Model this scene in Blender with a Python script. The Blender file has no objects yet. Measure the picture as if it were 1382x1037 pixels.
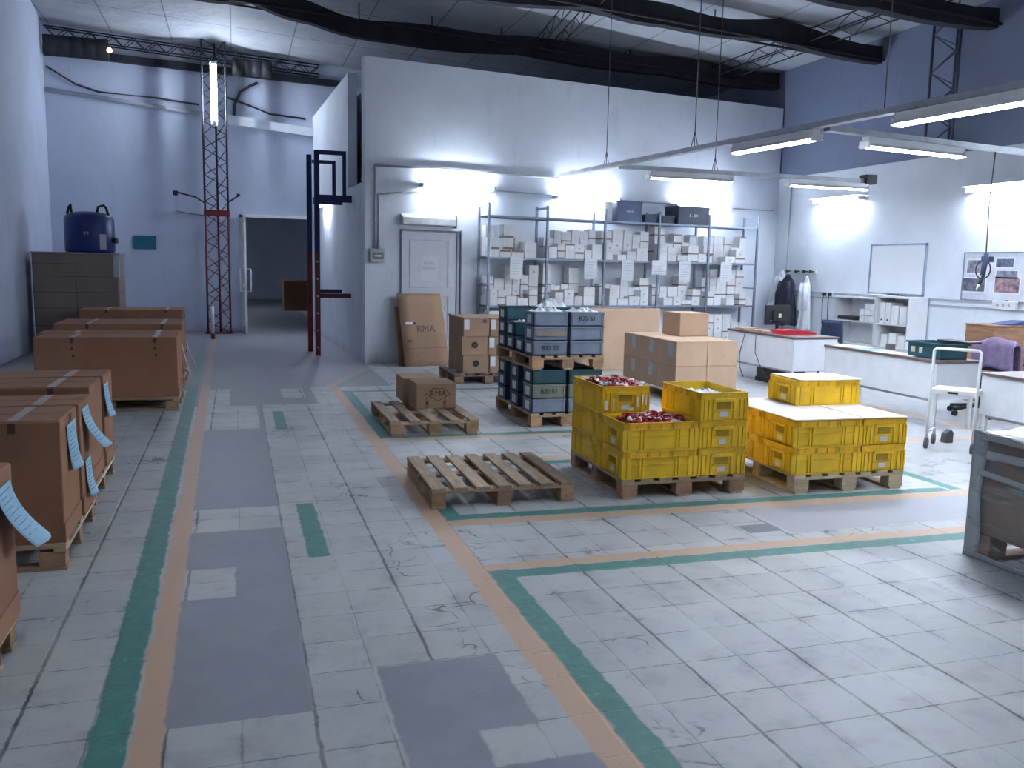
import bpy, bmesh, math, random
from mathutils import Vector, Matrix
random.seed(7)
SC = bpy.context.scene
COL = SC.collection
PI = math.pi

# ---------------------------------------------------------------- camera
IMG_W, IMG_H, F_PX, CAM_H = 1382.0, 1037.0, 1180.0, 1.66
cam_data = bpy.data.cameras.new('camera')
cam = bpy.data.objects.new('camera', cam_data)
COL.objects.link(cam)
cam_data.sensor_fit = 'HORIZONTAL'
cam_data.sensor_width = 36.0
cam_data.lens = F_PX / IMG_W * 36.0
cam_data.clip_end = 200
ay = Vector((318 - 691, 518.5 - 350, F_PX)).normalized()      # hall axis seen from the camera (x right, y up, z forward)
hz = Vector((1, -.0215, 0))
up = ay.cross(hz).normalized()
if up.y < 0: up = -up
ax = ay.cross(up).normalized()
if ax.x < 0: ax = -ax
# rows of M: world axes in camera coordinates (blender camera looks down -z)
M = Matrix(((ax.x, ax.y, -ax.z), (ay.x, ay.y, -ay.z), (up.x, up.y, -up.z)))
cam.matrix_world = Matrix.Translation((0, 0, CAM_H)) @ M.to_4x4()
SC.camera = cam

# ---------------------------------------------------------------- world, exposure
w = bpy.data.worlds.new('world'); SC.world = w; w.use_nodes = True
w.node_tree.nodes['Background'].inputs[0].default_value = (.45, .55, .9, 1)
w.node_tree.nodes['Background'].inputs[1].default_value = .02
SC.view_settings.view_transform = 'Standard'
SC.view_settings.look = 'None'
SC.view_settings.exposure = 2.2
SC.view_settings.gamma = 1.0
SC.view_settings.use_curve_mapping = False
TUBE_POWER = 30.0          # emission of the hanging tubes
WALL_TUBE_POWER = 32.0
LAMP_COL = (.74, .84, 1.0, 1)

# ---------------------------------------------------------------- materials
class NT:
    def __init__(s, m):
        s.t = m.node_tree; s.n = s.t.nodes; s.l = s.t.links
        s.b = s.n['Principled BSDF']
    def v(s, x, sock):
        if isinstance(x, (int, float)): sock.default_value = x
        elif isinstance(x, tuple): sock.default_value = x if len(x) == len(sock.default_value) else tuple(x) + (1,)
        else: s.l.new(x, sock)
    def m(s, op, a, b=0.0, c=0.0):
        n = s.n.new('ShaderNodeMath'); n.operation = op
        s.v(a, n.inputs[0]); s.v(b, n.inputs[1])
        if op in ('SMOOTH_MIN', 'MULTIPLY_ADD', 'WRAP'): s.v(c, n.inputs[2])
        return n.outputs[0]
    def mix(s, f, a, b):
        n = s.n.new('ShaderNodeMix'); n.data_type = 'RGBA'
        s.v(f, n.inputs[0]); s.v(a, n.inputs[6]); s.v(b, n.inputs[7])
        return n.outputs[2]
    def ss(s, x, lo, hi):
        n = s.n.new('ShaderNodeMapRange'); n.interpolation_type = 'SMOOTHSTEP'
        s.v(x, n.inputs[0]); n.inputs[1].default_value = lo; n.inputs[2].default_value = hi
        return n.outputs[0]
    def noise(s, vec, scale, detail=4, rough=.6):
        n = s.n.new('ShaderNodeTexNoise'); n.inputs['Scale'].default_value = scale
        n.inputs['Detail'].default_value = detail; n.inputs['Roughness'].default_value = rough
        if vec is not None: s.l.new(vec, n.inputs['Vector'])
        return n.outputs[0]
    def scale(s, vec, k):
        n = s.n.new('ShaderNodeVectorMath'); n.operation = 'MULTIPLY'
        s.l.new(vec, n.inputs[0]); n.inputs[1].default_value = k
        return n.outputs[0]
    def obj(s):
        return s.n.new('ShaderNodeTexCoord').outputs['Object']
    def pos(s):
        return s.n.new('ShaderNodeNewGeometry').outputs['Position']
    def rnd(s):
        return s.n.new('ShaderNodeObjectInfo').outputs['Random']
    def bump(s, h, strength, dist=.01):
        n = s.n.new('ShaderNodeBump'); n.inputs['Strength'].default_value = strength
        n.inputs['Distance'].default_value = dist
        s.l.new(h, n.inputs['Height']); s.l.new(n.outputs[0], s.b.inputs['Normal'])

MATS = {}
def mat(name, col, rough=.6, metal=0.0, var=.12, vscale=6.0, col2=None, c2=(.5, .62), stretch=(1, 1, 1), bump=0.0, rnd=.0, spec=.5):
    if name in MATS: return MATS[name]
    m = bpy.data.materials.new(name); m.use_nodes = True
    t = NT(m); b = t.b
    vec = t.scale(t.obj(), stretch)
    n = t.noise(vec, vscale)
    dark = tuple(c * (1 - var) for c in col); light = tuple(min(1, c * (1 + var)) for c in col)
    c = t.mix(t.ss(n, .3, .7), dark, light)
    if col2:
        n2 = t.noise(vec, vscale * 2.7, 6, .7)
        c = t.mix(t.ss(n2, c2[0], c2[1]), c, col2)
    if rnd:
        hs = t.n.new('ShaderNodeHueSaturation')
        t.l.new(c, hs.inputs['Color'])
        t.l.new(t.m('MULTIPLY_ADD', t.rnd(), rnd * 2, 1 - rnd), hs.inputs['Value'])
        c = hs.outputs[0]
    t.l.new(c, b.inputs['Base Color'])
    b.inputs['Roughness'].default_value = rough; b.inputs['Metallic'].default_value = metal
    b.inputs['Specular IOR Level'].default_value = spec
    if bump: t.bump(n, bump, .01)
    MATS[name] = m
    return m

def emis(name, col, power):
    m = bpy.data.materials.new(name); m.use_nodes = True
    b = m.node_tree.nodes['Principled BSDF']
    b.inputs['Base Color'].default_value = (.9, .9, .9, 1)
    b.inputs['Emission Color'].default_value = col; b.inputs['Emission Strength'].default_value = power
    MATS[name] = m
    return m

def wall_mat(name, base, dirt, lowdirt=True):
    m = bpy.data.materials.new(name); m.use_nodes = True
    t = NT(m); p = t.pos()
    n1 = t.noise(p, 1.1, 5); n2 = t.noise(t.scale(p, (1, 1, .35)), 4.0, 6, .7)
    c = t.mix(t.ss(n1, .3, .75), base, tuple(x * .9 for x in base))
    c = t.mix(t.m('MULTIPLY', t.ss(n2, .56, .75), .45), c, dirt)
    if lowdirt:
        sp = t.n.new('ShaderNodeSeparateXYZ'); t.l.new(p, sp.inputs[0])
        low = t.m('SUBTRACT', 1.0, t.ss(t.m('ADD', sp.outputs[2], t.m('MULTIPLY', n2, .35)), .14, .34))
        c = t.mix(t.m('MULTIPLY', low, .45), c, tuple(x * .6 for x in dirt))
    t.l.new(c, t.b.inputs['Base Color']); t.b.inputs['Roughness'].default_value = .75
    t.bump(t.noise(p, 3.0, 6, .65), .25, .03)
    MATS[name] = m
    return m

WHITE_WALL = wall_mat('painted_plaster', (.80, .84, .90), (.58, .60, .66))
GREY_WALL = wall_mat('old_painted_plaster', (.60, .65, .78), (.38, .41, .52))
STEEL = mat('shelf_steel', (.26, .30, .38), .45, .3, .1)
WHITE_METAL = mat('white_metal', (.78, .79, .80), .4, .1, .05)
GALV = mat('galvanised_steel', (.45, .47, .50), .4, .7, .12)
DARK_METAL = mat('dark_metal', (.035, .035, .04), .6, .3)
RED_METAL = mat('red_metal', (.15, .018, .018), .5, .1, .2)
BLUE_METAL = mat('blue_metal', (.012, .03, .13), .5, .1, .2)
WOOD = mat('pallet_wood', (.40, .29, .19), .8, 0, .22, 5, (.20, .14, .09), (.55, .75), (6, 1, 6), .3, .18)
WOODX = mat('pallet_wood_cross', (.42, .29, .18), .8, 0, .22, 5, (.22, .14, .09), (.55, .75), (1, 6, 6), .3, .18)
WOODB = mat('pallet_block', (.38, .23, .13), .85, 0, .25, 9, (.17, .10, .07), (.55, .75), (1, 1, 1), .3, .2)
PALE_WOOD = mat('fresh_pallet_wood', (.58, .46, .31), .8, 0, .15, 5, (.38, .27, .17), (.58, .78), (1, 6, 6), .3, .1)
GREYWOOD = mat('weathered_pallet_wood', (.19, .16, .14), .85, 0, .25, 5, (.10, .08, .07), (.55, .75), (6, 1, 6), .3, .15)
CARD = mat('cardboard', (.40, .25, .155), .85, 0, .06, 3, None, rnd=.05)
CARD_LIGHT = mat('light_cardboard', (.50, .335, .22), .85, 0, .05, 3, None, rnd=.05)
CARD_DARK = mat('brown_cardboard', (.325, .155, .080), .85, 0, .07, 2.5, None, rnd=.05)
CARD_GREY = mat('greyish_cardboard', (.26, .21, .18), .85, 0, .08, 2.0, None)
BOARD = mat('pale_board', (.78, .70, .62), .8, 0, .04, 3)
YELLOW = mat('yellow_plastic', (.90, .58, .02), .42, 0, .10, 5, (.58, .34, .02), (.6, .82), rnd=.06)
YELLOW_RIM = mat('yellow_plastic_rim', (.84, .50, .015), .42, 0, .15, 9, (.50, .27, .02), (.52, .74), rnd=.05)
TEALP = mat('teal_plastic', (.015, .075, .095), .45, 0, .1)
GREYP = mat('grey_blue_plastic', (.17, .215, .29), .45, 0, .08)
DARKP = mat('dark_blue_plastic', (.03, .045, .085), .45, 0, .1)
BEIGEP = mat('faded_green_plastic', (.19, .21, .17), .5, 0, .1)
BLACKP = mat('black_plastic', (.015, .016, .02), .45, 0, .1)
BLUEP = mat('blue_drum_plastic', (.012, .035, .17), .4, 0, .15)
PAPER = mat('white_paper', (.80, .81, .83), .8, 0, .03)
BLUEPAPER = mat('light_blue_paper', (.33, .55, .68), .8, 0, .05)
INK = mat('black_ink', (.03, .03, .035), .8, 0, .1)
FADED_INK = mat('faded_ink', (.16, .10, .075), .85, 0, .1)
WHITE_INK = mat('white_print', (.75, .77, .78), .7, 0, .05)
PINK_INK = mat('pink_print', (.62, .42, .55), .8, 0, .05)
RED_INK = mat('orange_red_plastic', (.75, .05, .03), .45, 0, .1)
CARTON = mat('white_carton', (.80, .80, .79), .75, 0, .05, 9, (.5, .48, .45), (.66, .8), rnd=.07)
CARTON_SIDE = mat('carton_brown_base', (.30, .20, .16), .85, 0, .08)
TAPE = mat('packing_tape', (.36, .27, .21), .35, 0, .1)
DARKTAPE = mat('dark_tape_end', (.08, .045, .03), .6, 0, .2)
PLASTIC_BAG = mat('white_plastic_bag', (.82, .84, .86), .25, 0, .08, 12, bump=.6)
RED_NET = mat('red_plastic', (.42, .012, .02), .4, 0, .25, 20)
DESK_WHITE = mat('desk_panel_white', (.70, .72, .75), .5, 0, .04)
DESK_TOP = mat('desk_top_brown', (.14, .095, .09), .35, 0, .12)
CAB_WHITE = mat('cabinet_white', (.70, .71, .72), .5, 0, .04)
WOODCAB = mat('varnished_wood', (.30, .15, .075), .45, 0, .3, 3, (.17, .08, .04), (.5, .72), (1, 1, 5))
CLOTH_WHITE = mat('white_cotton', (.80, .82, .86), .9, 0, .06, 8, bump=.4)
CLOTH_DARK = mat('dark_cloth', (.035, .035, .06), .95, 0, .25, 8, bump=.4)
CLOTH_LILAC = mat('lilac_wool', (.20, .15, .25), .95, 0, .15, 14, bump=.5)
RED_PLASTIC = mat('red_tray_plastic', (.55, .015, .03), .4, 0, .1)
RUBBER = mat('grey_rubber', (.10, .10, .11), .7, 0, .1)
BLACK_FABRIC = mat('dark_blue_fabric', (.025, .035, .08), .9, 0, .15)
TARP = mat('dark_roof_felt', (.022, .023, .032), .9, 0, .3, 3)
WIRE = mat('hanging_wire', (.10, .10, .12), .5, .4, .1)
CABLE = mat('cable', (.05, .05, .06), .6, 0, .1)
PIPE_GREY = mat('painted_pipe', (.42, .44, .48), .5, .1, .1)
TUBE = emis('lit_tube', LAMP_COL, TUBE_POWER)
WTUBE = emis('lit_wall_tube', LAMP_COL, WALL_TUBE_POWER)
CTUBE = emis('lit_far_tube', LAMP_COL, 48.0)
EMBER = emis('orange_glow', (1, .62, .4, 1), 1.2)

# ---- floor
def floor_mat():
    m = bpy.data.materials.new('tiled_floor'); m.use_nodes = True
    t = NT(m); p = t.pos()
    n_edge = t.noise(p, 9.0, 5, .65)
    nb = t.noise(p, 0.9, 4); nf = t.noise(p, 14.0, 6, .7); nm = t.noise(p, 3.2, 5, .65)
    sp = t.n.new('ShaderNodeSeparateXYZ'); t.l.new(p, sp.inputs[0])
    off = t.m('MULTIPLY', t.m('SUBTRACT', n_edge, .5), .045)
    off2 = t.m('MULTIPLY', t.m('SUBTRACT', nf, .5), .02)
    X = t.m('ADD', sp.outputs[0], off); Y = t.m('ADD', sp.outputs[1], t.m('ADD', off, off2))
    X0, Y0 = sp.outputs[0], sp.outputs[1]
    def rect(x0, x1, y0, y1, kx=0.0, ky=0.0, soft=.008, xx=X, yy=Y):
        a = t.m('MULTIPLY_ADD', yy, -kx, xx) if kx else xx
        b = t.m('MULTIPLY_ADD', xx, -ky, yy) if ky else yy
        dx = t.m('SUBTRACT', (x1 - x0) / 2, t.m('ABSOLUTE', t.m('SUBTRACT', a, (x0 + x1) / 2)))
        dy = t.m('SUBTRACT', (y1 - y0) / 2, t.m('ABSOLUTE', t.m('SUBTRACT', b, (y0 + y1) / 2)))
        return t.ss(t.m('MINIMUM', dx, dy), -soft, soft)
    def union(ms):
        o = ms[0]
        for q in ms[1:]: o = t.m('MAXIMUM', o, q)
        return o
    # joints
    TX, TY = .2565, .2925
    wob = t.m('MULTIPLY', t.m('SUBTRACT', n_edge, .5), .022)
    xs = t.m('ADD', t.m('MULTIPLY_ADD', t.m('SUBTRACT', nf, .5), .010, X0), wob)
    ys = t.m('ADD', t.m('MULTIPLY_ADD', t.m('SUBTRACT', nf, .5), .014, Y0), wob)
    ux = t.m('DIVIDE', t.m('SUBTRACT', xs, .245 - 40 * TX), TX)
    uy = t.m('DIVIDE', t.m('SUBTRACT', ys, 3.135 - 40 * TY), TY)
    ex = t.m('MULTIPLY', t.m('SUBTRACT', .5, t.m('ABSOLUTE', t.m('SUBTRACT', t.m('FRACT', ux), .5))), TX)
    ey = t.m('MULTIPLY', t.m('SUBTRACT', .5, t.m('ABSOLUTE', t.m('SUBTRACT', t.m('FRACT', uy), .5))), TY)
    ux2 = t.m('DIVIDE', ux, 2.0)
    ex2 = t.m('MULTIPLY', t.m('SUBTRACT', .5, t.m('ABSOLUTE', t.m('SUBTRACT', t.m('FRACT', ux2), .5))), TX * 2)
    jx = t.m('SUBTRACT', 1.0, t.ss(ex, .002, .006)); jy = t.m('SUBTRACT', 1.0, t.ss(ey, .001, .006))
    jx2 = t.m('SUBTRACT', 1.0, t.ss(ex2, .004, .011))
    wr = t.ss(nm, .36, .62)
    joint = union([t.m('MULTIPLY', jx, t.m('MULTIPLY_ADD', wr, .45, .08)), t.m('MULTIPLY', jy, t.m('MULTIPLY_ADD', wr, .65, .2)), t.m('MULTIPLY', jx2, t.m('MULTIPLY_ADD', wr, .5, .45))])
    joint = t.m('MULTIPLY', joint, t.m('SUBTRACT', 1.0, t.ss(X0, 5.2, 6.2)))
    # per slab tone
    comb = t.n.new('ShaderNodeCombineXYZ')
    t.l.new(t.m('FLOOR', ux), comb.inputs[0]); t.l.new(t.m('FLOOR', uy), comb.inputs[1])
    wn = t.n.new('ShaderNodeTexWhiteNoise'); wn.noise_dimensions = '2D'; t.l.new(comb.outputs[0], wn.inputs['Vector'])
    tone = t.m('MULTIPLY_ADD', wn.outputs[0], .13, .93)
    tile = t.mix(t.ss(nb, .3, .7), (.50, .50, .47), (.43, .44, .44))
    tile = t.mix(t.m('MULTIPLY', t.ss(nm, .46, .72), .5), tile, (.30, .295, .31))
    tile = t.mix(t.m('MULTIPLY', t.ss(t.noise(p, 7.0, 6, .75), .52, .72), .35), tile, (.25, .25, .28))
    hs = t.n.new('ShaderNodeHueSaturation'); t.l.new(tile, hs.inputs['Color']); t.l.new(tone, hs.inputs['Value'])
    grime = t.m('SUBTRACT', 1.0, t.ss(t.m('MINIMUM', ex, ey), .0, .05))
    grime = t.m('MULTIPLY', grime, t.m('MULTIPLY', t.ss(nm, .45, .7), t.ss(n_edge, .4, .6)))
    speck = t.ss(t.noise(p, 55, 3), .70, .76)
    tl = t.mix(t.m('MULTIPLY', grime, .45), hs.outputs[0], (.16, .16, .18))
    tl = t.mix(t.m('MULTIPLY', speck, .5), tl, (.12, .12, .13))
    col = t.mix(t.m('MULTIPLY', joint, .9), tl, (.06, .055, .06))
    # cracks
    vo = t.n.new('ShaderNodeTexVoronoi'); vo.feature = 'DISTANCE_TO_EDGE'; vo.inputs['Scale'].default_value = 2.6
    nv = t.n.new('ShaderNodeVectorMath'); nv.operation = 'ADD'
    sc = t.n.new('ShaderNodeTexNoise'); sc.inputs['Scale'].default_value = 5
    t.l.new(p, sc.inputs['Vector'])
    s2 = t.scale(sc.outputs[1], (.35, .35, .0)); t.l.new(p, nv.inputs[0]); t.l.new(s2, nv.inputs[1]); t.l.new(nv.outputs[0], vo.inputs['Vector'])
    crack = t.m('SUBTRACT', 1.0, t.ss(vo.outputs[0], .004, .022))
    zone = t.m('MAXIMUM', t.ss(nb, .55, .62), rect(.80, 1.4, 3.0, 5.2))
    crack = t.m('MULTIPLY', crack, t.m('MULTIPLY', zone, t.ss(nm, .42, .6)))
    col = t.mix(t.m('MULTIPLY', crack, .8), col, (.06, .06, .06))
    # cement repairs
    cement = t.mix(t.ss(nm, .3, .7), (.235, .235, .26), (.285, .285, .31))
    holes = union([rect(-.33, -.034, 4.37, 4.81), rect(-.34, .26, 5.49, 6.0), rect(-.34, .2, 8.9, 10.33), rect(-.36, -.10, 10.2, 11.75)])
    strip = t.m('SUBTRACT', rect(-.36, .243, 3.135, 30, xx=X0), holes)
    strip = t.m('MAXIMUM', strip, 0.0)
    hole2 = rect(.52, .79, 10.83, 11.65)
    far = t.m('MAXIMUM', t.m('SUBTRACT', rect(-.6, .9, 10.35, 11.8), t.m('MAXIMUM', hole2, holes)), 0.0)
    rest = union([rect(.52, 1.03, 2.83, 3.42), rect(.52, .80, 2.3, 2.86), rect(.79, 1.16, 1.6, 2.6), rect(-9, 2.0, 11.72, 50), rect(-9, 1.3, -9, 1.6)])
    cm = union([strip, far, rest])
    col = t.mix(cm, col, cement)
    col = t.mix(rect(3.37, 7, 4.62, 5.22), col, (.36, .36, .39))
    dk = rect(3.09, 3.34, 4.68, 4.84)
    col = t.mix(dk, col, (.16, .165, .18))
    smooth = t.ss(X0, 5.6, 7.0)
    col = t.mix(t.m('MULTIPLY', smooth, .6), col, (.36, .36, .37))
    # paint
    wear = t.m('MULTIPLY_ADD', t.ss(nf, .62, .70), -.6, 1.0)
    fade = t.m('MULTIPLY_ADD', t.ss(Y0, 11.5, 12.5), -.72, 1.0)
    gr = union([rect(-.478, -.35, -6, 20, kx=-.0123), rect(1.28, 1.40, -6, 4.42), rect(1.3, 5.3, 4.30, 4.42, ky=-.012),
                rect(1.28, 5.25, 5.43, 5.54, ky=-.03), rect(5.28, 5.38, 5.3, 6.95, kx=-.0), rect(1.28, 1.39, 5.45, 6.9), rect(1.28, 5.4, 6.84, 6.95, ky=-.01),
                rect(1.28, 5.4, 8.2, 8.32, ky=-.035), rect(1.28, 1.40, 8.2, 11.35), rect(1.3, 5.5, 11.2, 11.32),
                rect(.35, .465, 8.8, 9.9), rect(.36, .48, 4.87, 6.02)])
    orr = union([rect(-.35, -.245, -6, 20, kx=-.0090), rect(1.15, 1.28, -6, 11.9), rect(1.28, 8, 4.43, 4.535, ky=-.012), rect(1.28, 6.2, 5.30, 5.42, ky=-.03),
                 rect(1.28, 8.2, 6.98, 7.09), rect(1.28, 5.5, 8.08, 8.2, ky=-.035), rect(7.55, 7.68, 7.0, 11.9), rect(-3.64, -3.50, 11.87, 13.75, kx=.4)])
    gdiag = rect(-3.49, -3.38, 11.4, 13.6, kx=.4)
    col = t.mix(t.m('MULTIPLY', t.m('MULTIPLY', orr, wear), t.m('MULTIPLY_ADD', fade, .85, .1)), col, (.56, .36, .23))
    gcol = t.mix(t.ss(nf, .35, .7), (.06, .20, .165), (.08, .25, .21))
    col = t.mix(t.m('MULTIPLY', t.m('MULTIPLY', gr, wear), fade), col, gcol)
    col = t.mix(t.m('MULTIPLY', gdiag, .35), col, gcol)
    t.l.new(col, t.b.inputs['Base Color'])
    t.l.new(t.m('MULTIPLY_ADD', nm, .25, .34), t.b.inputs['Roughness'])
    t.b.inputs['Specular IOR Level'].default_value = .35
    h = t.m('SUBTRACT', t.m('MULTIPLY', nf, .25), t.m('MAXIMUM', t.m('MULTIPLY', joint, t.m('SUBTRACT', 1.0, cm)), crack))
    t.bump(h, .35, .006)
    return m

def ceiling_mat():
    m = bpy.data.materials.new('roof_panels'); m.use_nodes = True
    t = NT(m); p = t.pos()
    sp = t.n.new('ShaderNodeSeparateXYZ'); t.l.new(p, sp.inputs[0])
    fx = t.m('ABSOLUTE', t.m('SUBTRACT', t.m('FRACT', t.m('DIVIDE', sp.outputs[0], 1.22)), .5))
    fy = t.m('ABSOLUTE', t.m('SUBTRACT', t.m('FRACT', t.m('DIVIDE', sp.outputs[1], 2.4)), .5))
    seam = t.m('MAXIMUM', t.ss(fx, .485, .497), t.ss(fy, .490, .498))
    n = t.noise(p, .8, 5)
    c = t.mix(t.ss(n, .3, .7), (.46, .48, .51), (.36, .38, .42))
    c = t.mix(t.m('MULTIPLY', seam, .75), c, (.05, .05, .06))
    t.l.new(c, t.b.inputs['Base Color']); t.b.inputs['Roughness'].default_value = .7
    t.bump(t.noise(p, 1.4, 3), .5, .15)
    return m

FLOORM = floor_mat(); CEILM = ceiling_mat()

# ---------------------------------------------------------------- mesh helpers
class MB:
    def __init__(s): s.bm = bmesh.new()
    def box(s, x0, x1, y0, y1, z0, z1, mi=0, bev=0.0, mtx=None):
        r = bmesh.ops.create_cube(s.bm, size=1)
        vs = r['verts']
        for v in vs:
            v.co = Vector(((x0 + x1) / 2 + v.co.x * (x1 - x0), (y0 + y1) / 2 + v.co.y * (y1 - y0), (z0 + z1) / 2 + v.co.z * (z1 - z0)))
        fs = set(f for v in vs for f in v.link_faces)
        for f in fs: f.material_index = mi
        if bev:
            es = set(e for v in vs for e in v.link_edges)
            rr = bmesh.ops.bevel(s.bm, geom=list(es), offset=bev, segments=1, affect='EDGES', profile=.5)
            vs = list(set(v for f in rr['faces'] for v in f.verts) | set(v for v in vs if v.is_valid))
            for f in rr['faces']: f.material_index = mi
        if mtx is not None:
            for v in vs: v.co = mtx @ v.co
        return s
    def cyl(s, a, b, r, r2=None, seg=12, mi=0, caps=True):
        a = Vector(a); b = Vector(b); d = b - a
        if r2 is None: r2 = r
        q = d.to_track_quat('Z', 'Y').to_matrix()
        A = []; B = []
        for i in range(seg):
            an = 2 * PI * i / seg; o = Vector((math.cos(an), math.sin(an), 0))
            A.append(s.bm.verts.new(a + q @ (o * r))); B.append(s.bm.verts.new(b + q @ (o * r2)))
        for i in range(seg):
            j = (i + 1) % seg
            f = s.bm.faces.new((A[i], A[j], B[j], B[i])); f.material_index = mi; f.smooth = seg > 6
        if caps:
            f = s.bm.faces.new(A[::-1]); f.material_index = mi
            f = s.bm.faces.new(B); f.material_index = mi
        return s
    def tube(s, pts, r, seg=8, mi=0):
        pts = [Vector(p) for p in pts]; rings = []
        for k, p in enumerate(pts):
            d = (pts[min(k + 1, len(pts) - 1)] - pts[max(k - 1, 0)]).normalized()
            q = d.to_track_quat('Z', 'Y').to_matrix()
            rings.append([s.bm.verts.new(p + q @ Vector((math.cos(2 * PI * i / seg) * r, math.sin(2 * PI * i / seg) * r, 0))) for i in range(seg)])
        for a, b in zip(rings, rings[1:]):
            # align
            best = min(range(seg), key=lambda o: (a[0].co - b[o].co).length)
            b2 = b[best:] + b[:best]
            for i in range(seg):
                j = (i + 1) % seg
                f = s.bm.faces.new((a[i], a[j], b2[j], b2[i])); f.material_index = mi; f.smooth = True
            b[:] = b2
        s.bm.faces.new(rings[0][::-1]).material_index = mi; s.bm.faces.new(rings[-1]).material_index = mi
        return s
    def lathe(s, prof, seg=32, mi=0, c=(0, 0)):
        rings = []
        for r, z in prof:
            rings.append([s.bm.verts.new((c[0] + r * math.cos(2 * PI * i / seg), c[1] + r * math.sin(2 * PI * i / seg), z)) for i in range(seg)])
        for a, b in zip(rings, rings[1:]):
            for i in range(seg):
                j = (i + 1) % seg
                f = s.bm.faces.new((a[i], a[j], b[j], b[i])); f.material_index = mi; f.smooth = True
        s.bm.faces.new(rings[0][::-1]).material_index = mi; s.bm.faces.new(rings[-1]).material_index = mi
        return s
    def poly(s, pts, mi=0):
        f = s.bm.faces.new([s.bm.verts.new(p) for p in pts]); f.material_index = mi
        return s
    def prism(s, pts, axis, a, b, mi=0):
        """closed 2D outline extruded along an axis"""
        def P(p, t):
            return {'x': (t, p[0], p[1]), 'y': (p[0], t, p[1]), 'z': (p[0], p[1], t)}[axis]
        A = [s.bm.verts.new(P(p, a)) for p in pts]; B = [s.bm.verts.new(P(p, b)) for p in pts]
        n = len(pts)
        s.bm.faces.new(A).material_index = mi; s.bm.faces.new(B[::-1]).material_index = mi
        for i in range(n):
            j = (i + 1) % n
            s.bm.faces.new((A[j], A[i], B[i], B[j])).material_index = mi
        return s
    def sheet(s, fn, nu, nv, th=0.0, mi=0, smooth=True):
        """grid surface fn(u,v)->xyz, with thickness"""
        g = [[Vector(fn(i / nu, j / nv)) for j in range(nv + 1)] for i in range(nu + 1)]
        def nrm(i, j):
            a = g[min(i + 1, nu)][j] - g[max(i - 1, 0)][j]; b = g[i][min(j + 1, nv)] - g[i][max(j - 1, 0)]
            return a.cross(b).normalized()
        T = [[s.bm.verts.new(g[i][j]) for j in range(nv + 1)] for i in range(nu + 1)]
        fs = []
        for i in range(nu):
            for j in range(nv): fs.append(s.bm.faces.new((T[i][j], T[i + 1][j], T[i + 1][j + 1], T[i][j + 1])))
        if th:
            U = [[s.bm.verts.new(g[i][j] - nrm(i, j) * th) for j in range(nv + 1)] for i in range(nu + 1)]
            for i in range(nu):
                for j in range(nv): fs.append(s.bm.faces.new((U[i][j + 1], U[i + 1][j + 1], U[i + 1][j], U[i][j])))
            for i in range(nu):
                fs.append(s.bm.faces.new((T[i + 1][0], T[i][0], U[i][0], U[i + 1][0]))); fs.append(s.bm.faces.new((T[i][nv], T[i + 1][nv], U[i + 1][nv], U[i][nv])))
            for j in range(nv):
                fs.append(s.bm.faces.new((T[0][j], T[0][j + 1], U[0][j + 1], U[0][j]))); fs.append(s.bm.faces.new((T[nu][j + 1], T[nu][j], U[nu][j], U[nu][j + 1])))
        for f in fs: f.material_index = mi; f.smooth = smooth
        return s
    def mesh(s, name):
        me = bpy.data.meshes.new(name); s.bm.normal_update(); s.bm.to_mesh(me); s.bm.free(); return me
    def build(s, name, mats, parent=None, loc=(0, 0, 0), rot=(0, 0, 0)):
        bmesh.ops.recalc_face_normals(s.bm, faces=s.bm.faces[:])
        me = s.mesh(name)
        for m in (mats if isinstance(mats, (list, tuple)) else [mats]): me.materials.append(m)
        o = bpy.data.objects.new(name, me); COL.objects.link(o)
        o.location = loc; o.rotation_euler = rot
        if parent is not None: o.parent = parent
        return o

def tag(o, label=None, cat=None, group=None, kind=None):
    if label: o['label'] = label
    if cat: o['category'] = cat
    if group: o['group'] = group
    if kind: o['kind'] = kind
    return o
def thing(name, label, cat, loc=(0, 0, 0), rz=0.0, group=None):
    o = bpy.data.objects.new(name, None); COL.objects.link(o)
    o.empty_display_size = .05; o.location = loc; o.rotation_euler = (0, 0, rz)
    return tag(o, label, cat, group)
KIDS = {}
def children(o):
    return [c for c in bpy.data.objects if c.parent == o]
def dup(o, loc, rz=0.0, label=None, group=None, scale=None, swap=None):
    """copy of a thing with its parts and sub-parts"""
    if o.name not in KIDS: KIDS[o.name] = [(c, children(c)) for c in children(o)]
    r = o.copy(); COL.objects.link(r); r.location = loc; r.rotation_euler = (0, 0, rz)
    if scale: r.scale = scale
    if label: r['label'] = label
    if group: r['group'] = group
    for c, gs in KIDS[o.name]:
        k = c.copy(); COL.objects.link(k); k.parent = r
        if swap and c.name.split('.')[0] in swap:
            k.data = k.data.copy(); k.data.materials[0] = swap[c.name.split('.')[0]]
        for g in gs:
            q = g.copy(); COL.objects.link(q); q.parent = k
    return r
def discard(o):
    KIDS.pop(o.name, None)
    for c in children(o):
        discard(c)
    bpy.data.objects.remove(o)
def text(s, size, m, parent, loc, rot, name='lettering', ext=.0015, align='CENTER'):
    cu = bpy.data.curves.new(name, 'FONT'); cu.body = s; cu.size = size; cu.extrude = ext
    cu.align_x = align; cu.align_y = 'CENTER'
    tmp = bpy.data.objects.new('tmp', cu); COL.objects.link(tmp)
    dg = bpy.context.evaluated_depsgraph_get()
    me = bpy.data.meshes.new_from_object(tmp.evaluated_get(dg)); me.name = name
    bpy.data.objects.remove(tmp)
    me.materials.clear(); me.materials.append(m)
    o = bpy.data.objects.new(name, me); COL.objects.link(o); o.parent = parent; o.location = loc; o.rotation_euler = rot
    return o
def struct(mb, name, m, label=None):
    o = mb.build(name, m); o['kind'] = 'structure'
    if label: o['label'] = label
    return o
FRONT = (PI / 2, 0, 0)            # lettering that faces -y
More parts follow.
